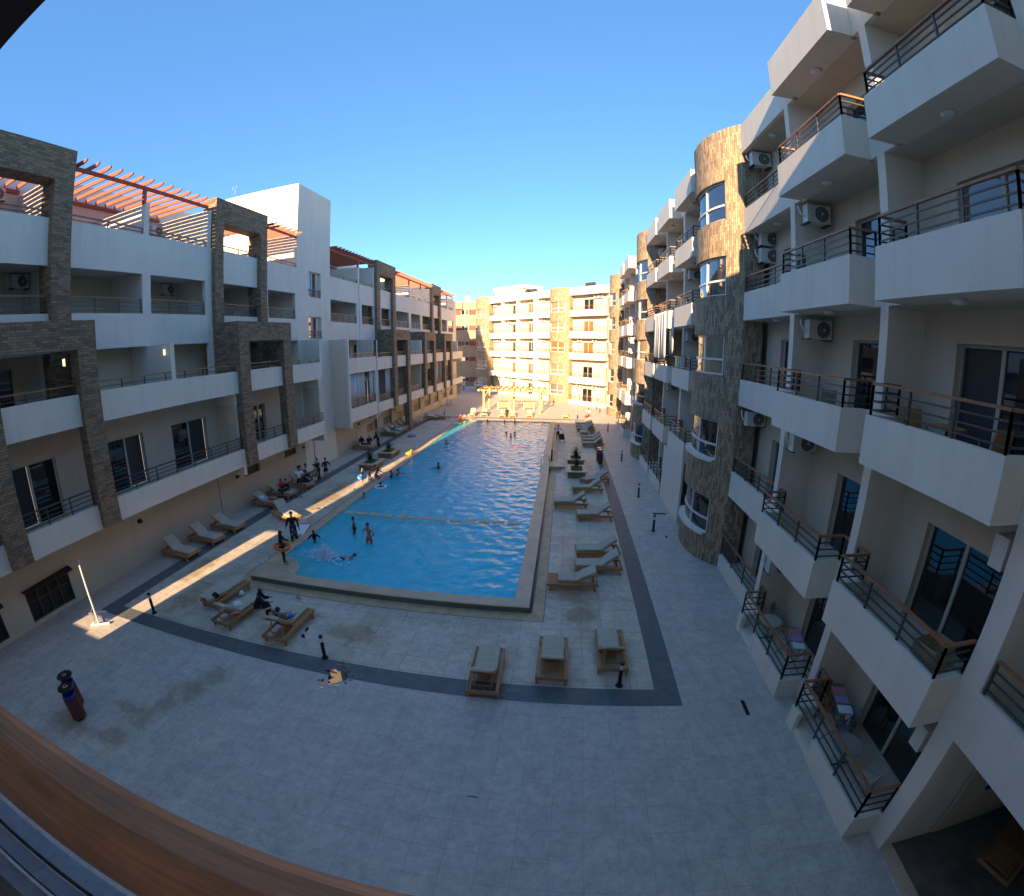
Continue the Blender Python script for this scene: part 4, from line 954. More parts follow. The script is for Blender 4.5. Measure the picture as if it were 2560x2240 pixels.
def lounger(x, y, ang, label, kind='up', wood=None):
    cfg = {'up': (35, True, 0), 'up2': (38, True, -.09), 'low': (24, True, 0), 'flat': (1.5, True, -.12), 'flatc': (1.5, True, .1), 'bare': (1.5, False, 0), 'short': (24, True, .05)}[kind]
    key = (kind, wood)
    if key not in LP:
        o = lounger_proto(*cfg, wood=wood or 'teak', short=.42 if kind == 'short' else 0); o.location = (x, y, 0.012); o.rotation_euler = (0, 0, R(ang)); o['label'] = label; LP[key] = o; return o
    return copy_tree(LP[key], (x, y, .012), R(ang), label)
LZ = [(-1.97, 10.7, -88, 'left lounger of the three facing away near the front, across the dark band', 'up'), (-.02, 11.5, -90, 'middle lounger of the three facing away near the front', 'up'),
 (1.84, 12.04, -90, 'right lounger of the three facing away near the front, behind a low lamp post', 'up2'),
 (-13.2, 12.75, -96, 'flat front left lounger with a small black bag on its lower end', 'flat'), (-11.75, 11.75, -98, 'front left lounger the seated woman in black perches on', 'up'),
 (-9.3, 11.6, -92, 'front left lounger with a man in an olive shirt lying on it', 'up2'),
 (.62, 16.55, 1, 'nearest lounger on the right deck with its mattress pulled up and bare foot slats', 'short'), (1.76, 17.99, 3, 'second lounger on the right deck from the front', 'up'), (1.82, 19.56, 5, 'third lounger on the right deck, half hidden by the second', 'up'),
 (1.94, 24.22, 4, 'lounger on the right deck beside the pale sunny blotch, just before a wide gap', 'up'), (.6, 26.14, 2, 'lounger set closest to the pool edge on the right deck', 'up'), (1.76, 29.11, 4, 'lounger on the right deck just in front of the turned one by the planter', 'up'),
 (2.4, 31.3, 32, 'lounger turned at an angle just in front of the right hand planters', 'low'), (2.96, 43.27, 8, 'front lounger of the trio behind the right hand planters', 'up'), (2.98, 44.9, 8, 'middle lounger of the trio behind the right hand planters', 'up'),
 (2.98, 46.3, 8, 'rear lounger of the trio behind the right hand planters', 'up'), (2.38, 49.3, 85, 'lounger turned end on between two groups on the far right deck', 'low'), (2.6, 51.2, 8, 'first lounger of the farthest row on the right deck', 'up'),
 (2.57, 52.9, 8, 'second lounger of the farthest row on the right deck', 'up'), (2.57, 54.4, 8, 'third lounger of the farthest row on the right deck', 'up'), (2.58, 55.7, 8, 'last lounger of the farthest row on the right deck', 'up'),
 (-18.45, 15.3, 178, 'nearest of three empty loungers along the shaded left wall', 'up'), (-18.35, 17.2, 178, 'middle of three empty loungers along the shaded left wall', 'up'), (-18.3, 19.0, 176, 'farthest of three empty loungers along the shaded left wall', 'low'),
 (-18.4, 23.05, 176, 'left wall lounger piled with a white towel and a patterned bag', 'low'), (-18.5, 24.9, 174, 'left wall lounger where a person in red sits', 'low'), (-15.85, 21.45, 152, 'empty lounger half in the strip of sunlight on the left deck', 'up', 'sunlit_teak'),
 (-18.3, 27.1, 165, 'left wall lounger behind the man in the white t-shirt', 'up'), (-18.75, 39.1, 178, 'left wall lounger with women in black sitting on it', 'low'), (-18.7, 45.9, 165, 'far left lounger covered by a turquoise beach towel', 'up'),
 (-18.75, 47.4, 165, 'far left lounger with a red and white towel and a person on it', 'up'), (-18.85, 48.9, 165, 'third lounger in the far left row along the wall', 'up'), (-18.95, 50.5, 165, 'fourth lounger in the far left row along the wall', 'up'),
 (-19.0, 52.1, 165, 'fifth lounger in the far left row along the wall', 'up'), (-18.9, 53.6, 168, 'last lounger in the far left row along the wall, laid flat', 'flatc'), (-17.3, 56.9, 160, 'lone far left lounger under a pale blue towel', 'low'), (-16.0, 57.6, 150, 'flat far left lounger next to a black lamp post', 'flatc'),
 (-12.46, 60.6, 92, 'yellow sunlit lounger standing alone left of the timber pergola', 'up', 'sunlit_teak'), (-8.3, 60.4, 95, 'sunlit lounger beside the seated dark figure under the timber pergola', 'low', 'sunlit_teak'), (-6.9, 60.5, 95, 'sunlit lounger right of the seated dark figure at the timber pergola', 'low', 'sunlit_teak'),
 (-4.6, 60.9, 92, 'sunlit lounger by the right front pergola post', 'low', 'sunlit_teak'), (.31, 61.0, 90, 'single sunlit lounger well right of the timber pergola', 'flatc', 'sunlit_teak'), (-10.85, 60.9, 95, 'sunlit lounger with a striped towel at the left pergola post', 'low', 'sunlit_teak')]
for q in LZ: lounger(*q)
lounger(10.6, 3.3, 200, 'wooden lounger frame in the dark open porch at the bottom right corner', 'bare')
# ------------------------------------------------------------------ bollards
def bollard_proto():
    t = thing('bollard_light', 'x', 'bollard light', group='low black lamp posts')
    MB().lathe([(0, 0), (.12, 0), (.12, .02), (.075, .03), (.07, .06)], 18).build('base', 'black_metal', t, False)
    MB().lathe([(.062, .03), (.062, .66)], 18).build('post', 'black_metal', t, False)
    MB().lathe([(.06, .66), (.06, .83)], 18).build('diffuser', 'ac_white', t, False)
    MB().lathe([(.066, .83), (.07, .84), (.07, .895), (.06, .91), (0, .915)], 18).build('cap', 'black_metal', t, False)
    return t
BP = None
for x, y, l in [(-15.45, 10.6, 'low lamp post standing beside the sun strip near the white pole'), (-7.28, 10.48, 'low lamp post standing above the bright puddle'), (2.01, 10.61, 'low lamp post in front of the right one of the three near loungers'),
                (5.08, 22.65, 'nearest low lamp post on the right walkway by the round stone tower'), (5.12, 28.3, 'second low lamp post on the right walkway'), (5.13, 37.76, 'third low lamp post on the right walkway, beyond the bins'), (5.21, 51.68, 'fourth low lamp post on the right walkway'),
                (5.14, 69.6, 'tall looking low lamp post in the sun at the far right corner'), (5.4, 66.6, 'short low lamp post in the sun at the far right corner'), (1.87, 59.87, 'low lamp post at the far deck corner by the walking person'), (-.19, 77.5, 'low lamp post at the foot of the middle stone tower'), (-16.25, 59.7, 'low lamp post beside the flat far left lounger')]:
    if BP is None: BP = bollard_proto(); BP.location = (x, y, .006); BP['label'] = l
    else: copy_tree(BP, (x, y, .006), None, l)
# ------------------------------------------------------------------ litter bins
def bin_proto():
    t = thing('litter_bin', 'x', 'litter bin', group='maroon slatted litter bins with blue liners')
    m = MB()
    for i in range(16):
        a = 2 * math.pi * i / 16; c, s = math.cos(a), math.sin(a); p = lambda r, w: (c * r - s * w, s * r + c * w)
        m.hexa([(*p(.20, -.032), .08), (*p(.225, -.032), .08), (*p(.225, .032), .08), (*p(.20, .032), .08), (*p(.20, -.032), .82), (*p(.225, -.032), .82), (*p(.225, .032), .82), (*p(.20, .032), .82)])
    m.build('body', 'maroon_slat', t, False)
    MB().lathe([(0, .1), (.19, .1), (.195, .86), (.21, .93), (.185, .93), (.17, .3), (0, .3)], 20).build('liner', 'liner_blue', t, False)
    l = MB().tube((.18, 0, .8), (.18, 0, 1.12), .018).lathe([(0, 1.12), (.25, 1.12), (.26, 1.14), (.24, 1.17), (0, 1.18)], 22); l.build('lid', 'black_metal', t, False)
    MB().lathe([(0, 1.183), (.08, 1.183), (.075, 1.195), (0, 1.2)], 16).build('ashtray', 'chrome', t, False)
    MB().lathe([(.17, 0), (.18, .02), (.18, .07), (0, .08)], 16).build('base', 'black_metal', t, False)
    return t
b0 = bin_proto(); b0.location = (-13.2, 5.0, 0); b0['label'] = 'right one of the two litter bins in the near left corner'
copy_tree(b0, (-13.75, 5.35, 0), R(150), 'left one of the two litter bins in the near left corner')
copy_tree(b0, (3.2, 36.9, 0), R(200), 'front litter bin of the pair on the right deck by the planters')
o = copy_tree(b0, (3.15, 37.6, 0), R(90), 'rear litter bin of the pair on the right deck by the planters')
# ------------------------------------------------------------------ planters with plants
def planter(x, y, label, sx=1.3, sy=1.9):
    t = thing('planter', label, 'planter', (x, y, 0), group='raised stone planters beside the pool')
    m = MB(); m.holes(-sx / 2, sx / 2, -sy / 2, sy / 2, 0, .44, [(-sx / 2 + .2, sx / 2 - .2, -sy / 2 + .2, sy / 2 - .2)]); m.v = [(a, c, b) for a, b, c in m.v]; m.build('body', 'ledger_stone', t, False)
    m = MB(); m.holes(-sx / 2 - .1, sx / 2 + .1, -sy / 2 - .1, sy / 2 + .1, .441, .53, [(-sx / 2 + .22, sx / 2 - .22, -sy / 2 + .22, sy / 2 - .22)]); m.v = [(a, c, b) for a, b, c in m.v]; m.build('rim', 'coping_stone', t, False)
    MB().box(-sx / 2 + .2, sx / 2 - .2, -sy / 2 + .2, sy / 2 - .2, .3, .42).build('soil', 'cloth_dark_brown', t, False)
def cycad(x, y, label, L=.8, seed=1, n=46, stiff=.55):
    r_ = random.Random(seed); m = MB()
    for i in range(n):
        a = i * 2.399 + r_.uniform(-.1, .1); el = R(28 + 58 * (i / n)) ; ln = L * r_.uniform(.8, 1.1); wdt = .036
        p = Vector((0, 0, .0)); d = Vector((math.cos(a) * math.cos(el), math.sin(a) * math.cos(el), math.sin(el))); side = Vector((-math.sin(a), math.cos(a), 0)); P = []
        for k in range(6):
            w = wdt * (1 - k / 5.2) * (1 + (1 if k == 1 else 0) * .5); P.append((p - side * w, p + side * w)); p = p + d * ln / 5; d = (d + Vector((0, 0, -.13 * (1.2 - stiff)))).normalized()
        for k in range(5):
            n0 = len(m.v); m.v += [tuple(P[k][0]), tuple(P[k][1]), tuple(P[k + 1][1]), tuple(P[k + 1][0])]; m.f.append([n0, n0 + 1, n0 + 2, n0 + 3])
            c = (P[k][0] + P[k][1]) / 2; c2 = (P[k + 1][0] + P[k + 1][1]) / 2
            if stiff < .5:
                for sgn in (-1, 1):
                    for q in range(3):
                        b = c.lerp(c2, q / 3); tip = b + side * sgn * .14 * (1 - k / 6) + (c2 - c) * .6 + Vector((0, 0, .02)); n0 = len(m.v); m.v += [tuple(b), tuple(b + (c2 - c) * .12), tuple(tip)]; m.f.append([n0, n0 + 1, n0 + 2])
    t = thing('cycad_plant', label, 'plant', (x, y, .55), group='spiky palm like plants in the planters'); m.build('crown', 'palm_leaf', t, False)
    MB().lathe([(.09, -.05), (.11, .08), (.05, .16), (0, .17)], 10).build('trunk', 'cloth_dark_brown', t, False)
def shrub(x, y, label, sx=.42, sy=.65, h=.3, seed=3):
    r_ = random.Random(seed); m = MB()
    for i in range(900):
        a = r_.uniform(0, 6.28); rr = math.sqrt(r_.random()); px, py = sx * rr * math.cos(a), sy * rr * math.sin(a); z = h * (1 - rr ** 2 * .6) * r_.uniform(.35, 1.1) * (1 + .3 * math.sin(a * 5 + px * 9)); s = r_.uniform(.03, .055)
        d = Vector((r_.gauss(0, 1), r_.gauss(0, 1), r_.gauss(0, .7))).normalized(); e = d.orthogonal().normalized(); c = Vector((px, py, z)); n0 = len(m.v)
        m.v += [tuple(c), tuple(c + d * s * .6 + e * s * .35), tuple(c + d * s * 1.4), tuple(c + d * s * .6 - e * s * .35)]; m.f.append([n0, n0 + 1, n0 + 2, n0 + 3])
    t = thing('shrub', label, 'shrub', (x, y, .40), group='yellow green shrubs in the planters'); m.build('foliage', 'shrub_leaf', t, False)
    st = MB()
    for i in range(6): st.tube((r_.uniform(-.1, .1), r_.uniform(-.2, .2), 0), (r_.uniform(-.25, .25), r_.uniform(-.4, .4), h * .7), .01, .004, 5)
    st.build('stem', 'cloth_dark_brown', t, False)
planter(1.12, 33.1, 'front raised stone planter on the right deck'); planter(1.12, 36.6, 'rear raised stone planter on the right deck', 1.3, 1.7)
cycad(1.12, 33.35, 'spiky plant with yellow green shrubs at its foot in the front right planter', .95, 1, 46, .6); shrub(1.12, 32.95, 'yellow green shrubs in the front right planter', seed=5); cycad(1.15, 36.6, 'large dark spiky plant alone in the rear right planter', 1.1, 2, 54, .95)
planter(-15.3, 33.0, 'front raised stone planter on the left deck behind the children', 1.3, 1.9); planter(-15.3, 36.9, 'rear raised stone planter on the left deck', 1.3, 1.9)
cycad(-15.4, 33.0, 'feathery cycad in the front left planter', .95, 3, 40, .4); shrub(-15.25, 32.8, 'yellow green shrubs in the front left planter', seed=6); cycad(-15.4, 37.1, 'feathery cycad in the rear left planter', .9, 4, 40, .4); shrub(-15.25, 36.8, 'yellow green shrubs in the rear left planter', seed=7)
# ------------------------------------------------------------------ timber pergola and benches
t = thing('timber_pergola', 'sunlit yellow timber pergola at the far end of the pool', 'pergola', (-7.4, 65.5, 0), keep=True)
for x in (-11.37, -7.55, -3.35):
    for y in (63.4, 68.0):
        MB().box(x - .13, x + .13, y - .13, y + .13, 0, 3.15).build('post', 'pergola_timber', t)
        MB().hexa([(x + .13, y - .05, 2.4), (x + .2, y - .05, 2.4), (x + .2, y + .05, 2.4), (x + .13, y + .05, 2.4), (x + .55, y - .05, 3.14), (x + .7, y - .05, 3.14), (x + .7, y + .05, 3.14), (x + .55, y + .05, 3.14)]).build('brace', 'pergola_timber', t)
for y in (63.4, 68.0):
    for d in (-.16, .16): MB().box(-12.3, -2.5, y + d - .04, y + d + .04, 3.16, 3.36).build('beam', 'pergola_timber', t)
for i in range(12):
    x = -11.9 + i * .82; MB().box(x - .05, x + .05, 62.5, 68.9, 3.364, 3.54).build('rafter', 'pergola_timber', t)
def bench(x, y, label):
    t = thing('garden_bench', label, 'bench', (x, y, 0), group='yellow wooden benches by the timber pergola')
    for k in range(4): MB().box(-.85, .85, -.32 + k * .13, -.22 + k * .13, .42, .46).build('seat_slat', 'sunlit_teak', t, False)
    for k in range(4): MB().box(-.85, .85, .24, .28, .55 + k * .15, .66 + k * .15).build('back_slat', 'sunlit_teak', t, False)
    for sx in (-.82, .78): MB().box(sx, sx + .04, -.32, -.28, 0, .62).box(sx, sx + .04, .2, .239, 0, 1.15).box(sx, sx + .04, -.28, .2, .38, .419).build('leg_frame', 'white_metal', t, False)
bench(-9.1, 67.0, 'yellow bench behind the middle of the timber pergola'); bench(-5.2, 67.0, 'yellow bench toward the right end of the timber pergola')
# ------------------------------------------------------------------ white pole stand, ladders, ball, small things
t = thing('sports_pole', 'thin white pole with cross feet standing in the patch of sunlight', 'pole', (-17.06, 8.9, 0), keep=True)
MB().tube((-17.06, 8.9, .1), (-17.06, 8.9, 2.62), .04, n=12).build('pole', 'white_metal', t)
MB().tube((-17.06, 8.9, 2.62), (-17.06, 8.9, 2.85), .022, n=10).build('inner_tube', 'chrome', t)
for (x, y) in ((-17.06, 8.9), (-18.0, 9.45)):
    MB().bar((x - .35, y - .18, .05), (x + .35, y + .28, .05), .08, .05).build('foot', 'white_metal', t)
MB().bar((-17.06, 8.9, .09), (-18.0, 9.45, .09), .05, .03).build('base_bar', 'white_metal', t)
MB().bar((-17.3, 8.74, .07), (-17.06, 8.9, .5), .03, .03).build('brace', 'white_metal', t)
MB().bar((-18.25, 9.3, .07), (-18.0, 9.45, .42), .03, .03).build('brace', 'white_metal', t)
def ladder(x, y, s, label):
    t = thing('pool_ladder', label, 'pool ladder', (x, y, .26), keep=True)
    for dy in (-.25, .25):
        pts = [(x - s * .32, y + dy, -.6), (x - s * .32, y + dy, .55), (x - s * .22, y + dy, .85), (x, y + dy, .98), (x + s * .25, y + dy, .88), (x + s * .36, y + dy, .6), (x + s * .36, y + dy, .26)]
        m = MB()
        for a, b in zip(pts[:-1], pts[1:]): m.tube(a, b, .024, n=8)
        m.build('handrail', 'chrome', t)
    for z in (-.4, -.12, .1): MB().box(x - s * .32 - .04, x - s * .32 + .04, y - .24, y + .24, z, z + .02).build('rung', 'chrome', t)
ladder(-1.35, 34.9, 1, 'steel pool ladder on the right edge beside the stone bridge slab'); ladder(-12.85, 35.6, -1, 'steel pool ladder on the left edge beside the yellow float')
t = thing('pool_gate_post', 'short black post at the near end of the right coping by the ladder', 'post', (-.85, 36.2, .26)); MB().box(-.06, .06, -.15, .15, 0, .95).build('post', 'black_metal', t, False)
f = thing('football', 'white and black football between the two front left loungers', 'ball', (-12.62, 13.05, .14))
MB().ball((0, 0, 0), .125, 20).build('ball', 'football_leather', f, False, smooth=True)
g = (1 + 5 ** .5) / 2
for v in [(0, a, b * g) for a in (-1, 1) for b in (-1, 1)] + [(a, b * g, 0) for a in (-1, 1) for b in (-1, 1)] + [(b * g, 0, a) for a in (-1, 1) for b in (-1, 1)]:
    n_v = Vector(v).normalized(); u_ = n_v.orthogonal().normalized(); w_ = n_v.cross(u_); m = MB()
    m.quad([tuple(n_v * .1215 + (u_ * math.cos(k * 1.2566) + w_ * math.sin(k * 1.2566)) * .042) for k in range(5)] ); p = m.v
    m.v = [tuple(Vector(q).normalized() * .1275) for q in p]; m.build('patch', 'black_cloth', f, False)
def lump(name, x, y, z, sx, sy, sz, mat, label, cat, seed=1, rz=0, group=None):
    r_ = random.Random(seed); m = MB().ball((0, 0, 0), 1, 12); ph = [r_.uniform(0, 6) for _ in range(4)]
    m.v = [(a * sx * (1 + .18 * math.sin(5 * b + ph[0]) + .12 * math.sin(9 * c + ph[1])), b * sy * (1 + .18 * math.sin(6 * a + ph[2])), max(-.35, c) * sz * (1 + .2 * math.sin(7 * a + 5 * b + ph[3]))) for a, b, c in m.v]
    o = m.build(name, mat, smooth=True); o.location = (x, y, z + sz * .3); o.rotation_euler = (0, 0, rz); return tag(o, label, cat, group)
lump('bag', -13.12, 12.05, .43, .17, .13, .15, 'black_cloth', 'small black bag on the flat front left lounger', 'bag', 2)
lump('plastic_bag', -11.82, 11.85, .43, .24, .18, .11, 'plastic_white', 'crumpled clear plastic bag beside the seated woman in black', 'bag', 3)
tag(MB().box(-12.25, -12.17, 11.62, 11.78, .345, .36).build('phone', 'black_metal'), 'black phone lying on the slats left of the plastic bag', 'phone')
lump('towel', -11.6, 11.2, .50, .35, .10, .05, 'cloth_pink', 'pink towel tucked along the backrest of the seated woman lounger', 'towel', 4, .3)
lump('towel', -18.85, 23.0, .52, .28, .22, .10, 'cloth_white', 'crumpled white towel on the left wall lounger', 'towel', 5)
lump('bag', -17.95, 23.1, .44, .32, .24, .17, 'pink_print', 'pink patterned beach bag on the left wall lounger', 'bag', 6)
lump('towel', -18.35, 23.1, .44, .12, .12, .08, 'cloth_white', 'small pale cloth next to the pink patterned bag', 'towel', 7)
lump('towel', -19.2, 25.1, .62, .32, .3, .07, 'cloth_orange', 'orange towel over the backrest behind the person in red', 'towel', 8)
lump('bag', -18.5, 39.3, .44, .45, .3, .12, 'cloth_maroon', 'maroon cloth bundle between the women in black', 'cloth', 9)
tag(MB().hexa([(-19.2, 45.45, .45), (-17.8, 45.2, .445), (-17.7, 46.2, .445), (-19.1, 46.45, .45), (-19.2, 45.45, .47), (-17.8, 45.2, .465), (-17.7, 46.2, .465), (-19.1, 46.45, .47)]).build('beach_towel', 'beach_towel'), 'turquoise and green beach towel spread over the far left lounger', 'towel')
lump('towel', -18.3, 47.3, .45, .5, .3, .08, 'cloth_white', 'white and red towel on the second lounger of the far left row', 'towel', 10, .4)
lump('towel', -17.5, 56.9, .5, .9, .33, .07, 'cloth_white', 'pale blue towel draped on the lone far left lounger', 'towel', 11, R(-20))
lump('towel', -10.85, 60.7, .48, .35, .6, .06, 'floral_cloth', 'dark striped towel on the lounger at the left pergola post', 'towel', 12)
def slipper(x, y, rz, mat, label):
    t = thing('slipper', label, 'slipper', (x, y, .012), rz)
    m = MB(); m.prism([(.045 * math.cos(a) * (1.1 if math.sin(a) > 0 else .85), .13 * math.sin(a)) for a in np.linspace(0, 2 * math.pi, 15)[:-1]], 0, .025); m.build('sole', mat, t, False)
    MB().bar((-.045, .0, .03), (0, .06, .055), .02, .012).bar((.045, .0, .03), (0, .06, .055), .02, .012).build('strap', mat, t, False)
for x, y, a, mt_, l in [(-8.68, 11.75, .2, 'black_cloth', 'black slipper right of the lying man lounger, farther one'), (-8.6, 11.35, .9, 'black_cloth', 'black slipper right of the lying man lounger, nearer one'), (-17.24, 24.9, 1.2, 'black_cloth', 'left black slipper at the feet of the man in the white t-shirt'),
                        (-17.02, 25.05, 1.0, 'black_cloth', 'right black slipper at the feet of the man in the white t-shirt'), (-14.67, 23.27, 1.4, 'cloth_maroon', 'dark slipper on the edge of the sun strip'), (-14.32, 23.5, .6, 'cloth_navy', 'navy slipper between the sun strip and the pool'),
                        (-10.25, 13.7, .4, 'cloth_pink', 'pink slipper in the pile by the near pool edge'), (-10.1, 13.6, 1.5, 'cloth_pink', 'second pink slipper in the pile by the near pool edge'), (-9.75, 13.42, 1.2, 'plastic_white', 'white slipper right of the pink pair by the near pool edge'),
                        (-13.55, 16.25, 1.2, 'plastic_white', 'white slipper behind the woman holding the orange ring'), (-13.6, 16.0, .3, 'plastic_white', 'other white slipper behind the woman holding the orange ring'), (-14.1, 27.3, .4, 'black_cloth', 'black slipper by the sun strip near the child with the blue ring')]:
    slipper(x, y, a, mt_, l)
def ring(x, y, z, R0, r, mat, label, tilt=None, cat='swim ring'):
    o = MB().torus((0, 0, 0), R0, r, 24, 10, tilt=tilt).build('swim_ring', mat, smooth=True); o.location = (x, y, z); return tag(o, label, cat)
ring(-16.1, 45.6, .13, .36, .13, 'cloth_lilac', 'lilac swim ring lying on the far left deck'); ring(-12.4, 53.6, .30, .42, .15, 'cloth_yellow', 'yellow swim ring at the far left pool corner'); ring(-12.7, 52.4, .28, .42, .11, 'plastic_white', 'white swim ring in front of the yellow one at the far left corner')
ring(-12.15, 27.42, .25, .36, .09, 'cloth_white', 'pale swim ring around the swimmer near the left pool edge')
# inflatable mattress leaning on the left pool edge
t = thing('air_mattress', 'white and lilac air mattress lying beside the woman in the patterned skirt', 'air mattress', (-13.75, 19.75, .02), R(-74))
for k in range(4): MB().tube((-.75, -.24 + k * .16, .1), (.75, -.24 + k * .16, .1), .085, n=10).build('tube', 'plastic_white', t, False)
MB().tube((-.78, -.3, .13), (-.78, .3, .13), .11, n=10).build('pillow', 'cloth_lilac', t, False)
t = thing('pool_float', 'yellow inflatable duck float standing by the left pool ladder', 'float', (-13.3, 36.7, .27)); t.scale = (.72, .72, .72)
MB().torus((0, 0, .14), .32, .13, 20, 8).build('ring', 'cloth_yellow', t, False, smooth=True); MB().ball((.3, 0, .42), .15, 12).tube((.3, 0, .2), (.3, 0, .4), .09).build('head', 'cloth_yellow', t, False, smooth=True); MB().tube((.4, 0, .4), (.52, 0, .39), .04, .02).build('beak', 'cloth_orange', t, False)
# splash
r_ = random.Random(3); m = MB()
for i in range(1100):
    a = r_.uniform(0, 6.28); d = abs(r_.gauss(0, .42)); h = max(0, r_.gauss(.30, .22)) * max(0, 1 - d * .9); s = r_.uniform(.008, .030)
    m.ball((-10.75 + d * math.cos(a) * 1.5 + .15, 16.85 + d * math.sin(a) * .6, .25 + h), s, 5)
o = m.build('water_splash', 'splash_water', smooth=True); o['kind'] = 'stuff'
m = MB()
for i in range(90):
    a = r_.uniform(0, 6.28); d = abs(r_.gauss(0, .5)); m.ball((-10.5 + d * math.cos(a) * 1.2, 16.75 + d * math.sin(a) * .5, .245), r_.uniform(.02, .075), 7, sz=.35)
o = m.build('foam', 'splash_water', smooth=True); o['kind'] = 'stuff'
# ------------------------------------------------------------------ balcony furniture and laundry
def chair(x, y, z, rz, mat, label, name='chair', cat='chair'):
    t = thing(name, label, cat, (x, y, z), rz)
    MB().box(-.22, .22, -.22, .22, .41, .45).build('seat', mat, t, False)
    MB().hexa([(-.22, .19, .46), (.22, .19, .46), (.22, .23, .46), (-.22, .23, .46), (-.22, .28, .9), (.22, .28, .9), (.22, .32, .9), (-.22, .32, .9)]).build('backrest', mat, t, False)
    for a in (-.2, .17):
        for b in (-.2, .17): MB().box(a, a + .03, b, b + .03, 0, .409).build('leg', mat, t, False)
        MB().box(a, a + .03, -.2, .22, .62, .65).box(a, a + .03, -.2, -.17, .45, .62).build('armrest', mat, t, False)
def rtable(x, y, z, r, mat, label, leg='rail_metal'):
    t = thing('table', label, 'table', (x, y, z)); MB().lathe([(0, .70), (r, .70), (r, .735), (0, .735)], 24).build('tabletop', mat, t, False)
    MB().tube((0, 0, 0), (0, 0, .70), .03).build('column', leg, t, False); MB().bar((-.3, 0, .02), (.3, 0, .02), .04, .03).bar((0, -.3, .02), (0, .3, .02), .04, .029).build('base', leg, t, False)
chair(8.05, 13.35, .17, R(40), 'grey_concrete', 'grey chair against the wall of the ground floor terrace with the laundry rack'); rtable(7.45, 12.7, .17, .42, 'cushion', 'pale round table on the ground floor terrace with the laundry rack')
chair(7.9, 9.0, .17, R(10), 'teak', 'slatted deck chair at the far end of the nearest ground floor terrace'); rtable(7.4, 7.0, .17, .4, 'grey_concrete', 'grey round table on the nearest ground floor terrace'); chair(7.6, 6.1, .17, R(200), 'beige_frame', 'beige plastic chair at the near end of the nearest terrace')
chair(7.9, 7.9, .17, R(-60), 'cloth_grey', 'grey chair beside the glass door of the nearest terrace')
for y, x, z, l in ((11.2, 7.6, .17, 'folding laundry rack with lilac towels on the second ground floor terrace'), (8.3, 7.7, .17, 'dark folding laundry rack with a pink towel on the nearest ground floor terrace')):
    t = thing('laundry_rack', l, 'laundry rack', (x, y, z), R(75))
    m = MB()
    for k in range(7): m.tube((-.75, -.27 + k * .09, .95), (.75, -.27 + k * .09, .95), .008, n=5)
    for s_ in (-.5, .5): m.tube((s_, -.35, 0), (s_, .3, .95), .014).tube((s_, .35, 0), (s_, -.3, .95), .014)
    m.tube((-.75, -.3, .95), (-.75, .3, .95), .012).tube((.75, -.3, .95), (.75, .3, .95), .012); m.build('frame', 'rail_metal', t, False)
    for k, c in ((-.3, 'cloth_white'), (.1, 'cloth_lilac'), (.45, 'cloth_pink')): MB().box(k - .16, k + .16, -.3, -.285, .55, .97).box(k - .16, k + .16, -.285, .1, .96, .972).build('towel', c, t, False)
chair(7.75, 8.4, 7.86, R(-20), 'dark_chair' if 'dark_chair' in MT else 'teak', 'dark wooden chair on the second floor balcony near the open glass door'); rtable(7.6, 7.3, 7.86, .4, 'teak', 'dark wooden table on the second floor balcony of the nearest bay'); chair(8.0, 6.4, 7.86, R(170), 'teak', 'dark wooden chair at the near end of the second floor balcony')
chair(8.0, 12.6, 7.86, R(150), 'grey_concrete', 'grey folded chair on the second floor balcony of the second bay'); chair(7.95, 16.6, 15.0, R(-30), 'cloth_crimson', 'crimson chair on the top floor balcony beside the near round tower')
tag(MB().box(7.42, 7.62, 11.0, 12.2, 11.9, 12.2).build('storage_box', 'black_metal'), 'long black box on the third floor balcony of the second bay', 'box')
t = thing('cardboard_box', 'open cardboard box behind the first floor railing of the nearest bay', 'box', (7.9, 6.3, 3.86), .2)
for a in ((-.4, .4, -.3, -.28), (-.4, .4, .28, .3), (-.4, -.38, -.28, .28), (.38, .4, -.28, .28)): MB().box(*a, 0, .55).build('side', 'travertine', t, False)
curtain(FR, 30.0, 33.3, .78, 9.0, 12.1, 'large grey striped curtain hanging over the balcony past the near round tower', 'curtain_cloth', .09, .08); curtain(FR, 28.9, 30.0, .5, 9.3, 12.1, 'narrow striped curtain next to the large balcony curtain', 'curtain_cloth', .05, .08)
t = thing('clothes_line', 'towels drying on the second floor railing beside the near round tower', 'laundry', (6.62, 26.0, 8.6))
for k, c in ((-1.0, 'cloth_grey'), (-.4, 'cloth_lilac'), (.15, 'cloth_green'), (.8, 'cloth_white')): MB().box(-.02, -.005, k - .2, k + .2, .05, .62).build('towel', c, t, False)
for x, y, rz_, l in ((-18.9, 71.2, .3, 'left white plastic chair at the far left wall'), (-18.0, 71.6, 2.0, 'right white plastic chair at the far left wall'), (-18.5, 72.8, 3.5, 'rear white plastic chair at the far left wall')): chair(x, y, 0, rz_, 'plastic_white', l)
rtable(-18.4, 72.0, 0, .4, 'plastic_white', 'white plastic table among chairs at the far left wall', 'plastic_white')
tag(MB().hexa([(-20.2, 72.8, .9), (-20.0, 72.8, .9), (-20.0, 73.5, .9), (-20.2, 73.5, .9), (-20.35, 72.8, 1.75), (-20.2, 72.8, 1.75), (-20.2, 73.5, 1.75), (-20.35, 73.5, 1.75)]).build('yellow_board', 'cloth_yellow'), 'bright yellow board leaning in a ground floor opening at far left', 'board')
t = thing('push_chair', 'black folded push chair beside the person in the white shirt', 'push chair', (-.05, 44.5, .01), .4)
MB().hexa([(-.2, -.2, .35), (.2, -.2, .35), (.2, .2, .3), (-.2, .2, .3), (-.2, .1, .9), (.2, .1, .9), (.2, .25, .85), (-.2, .25, .85)]).build('seat', 'black_cloth', t, False)
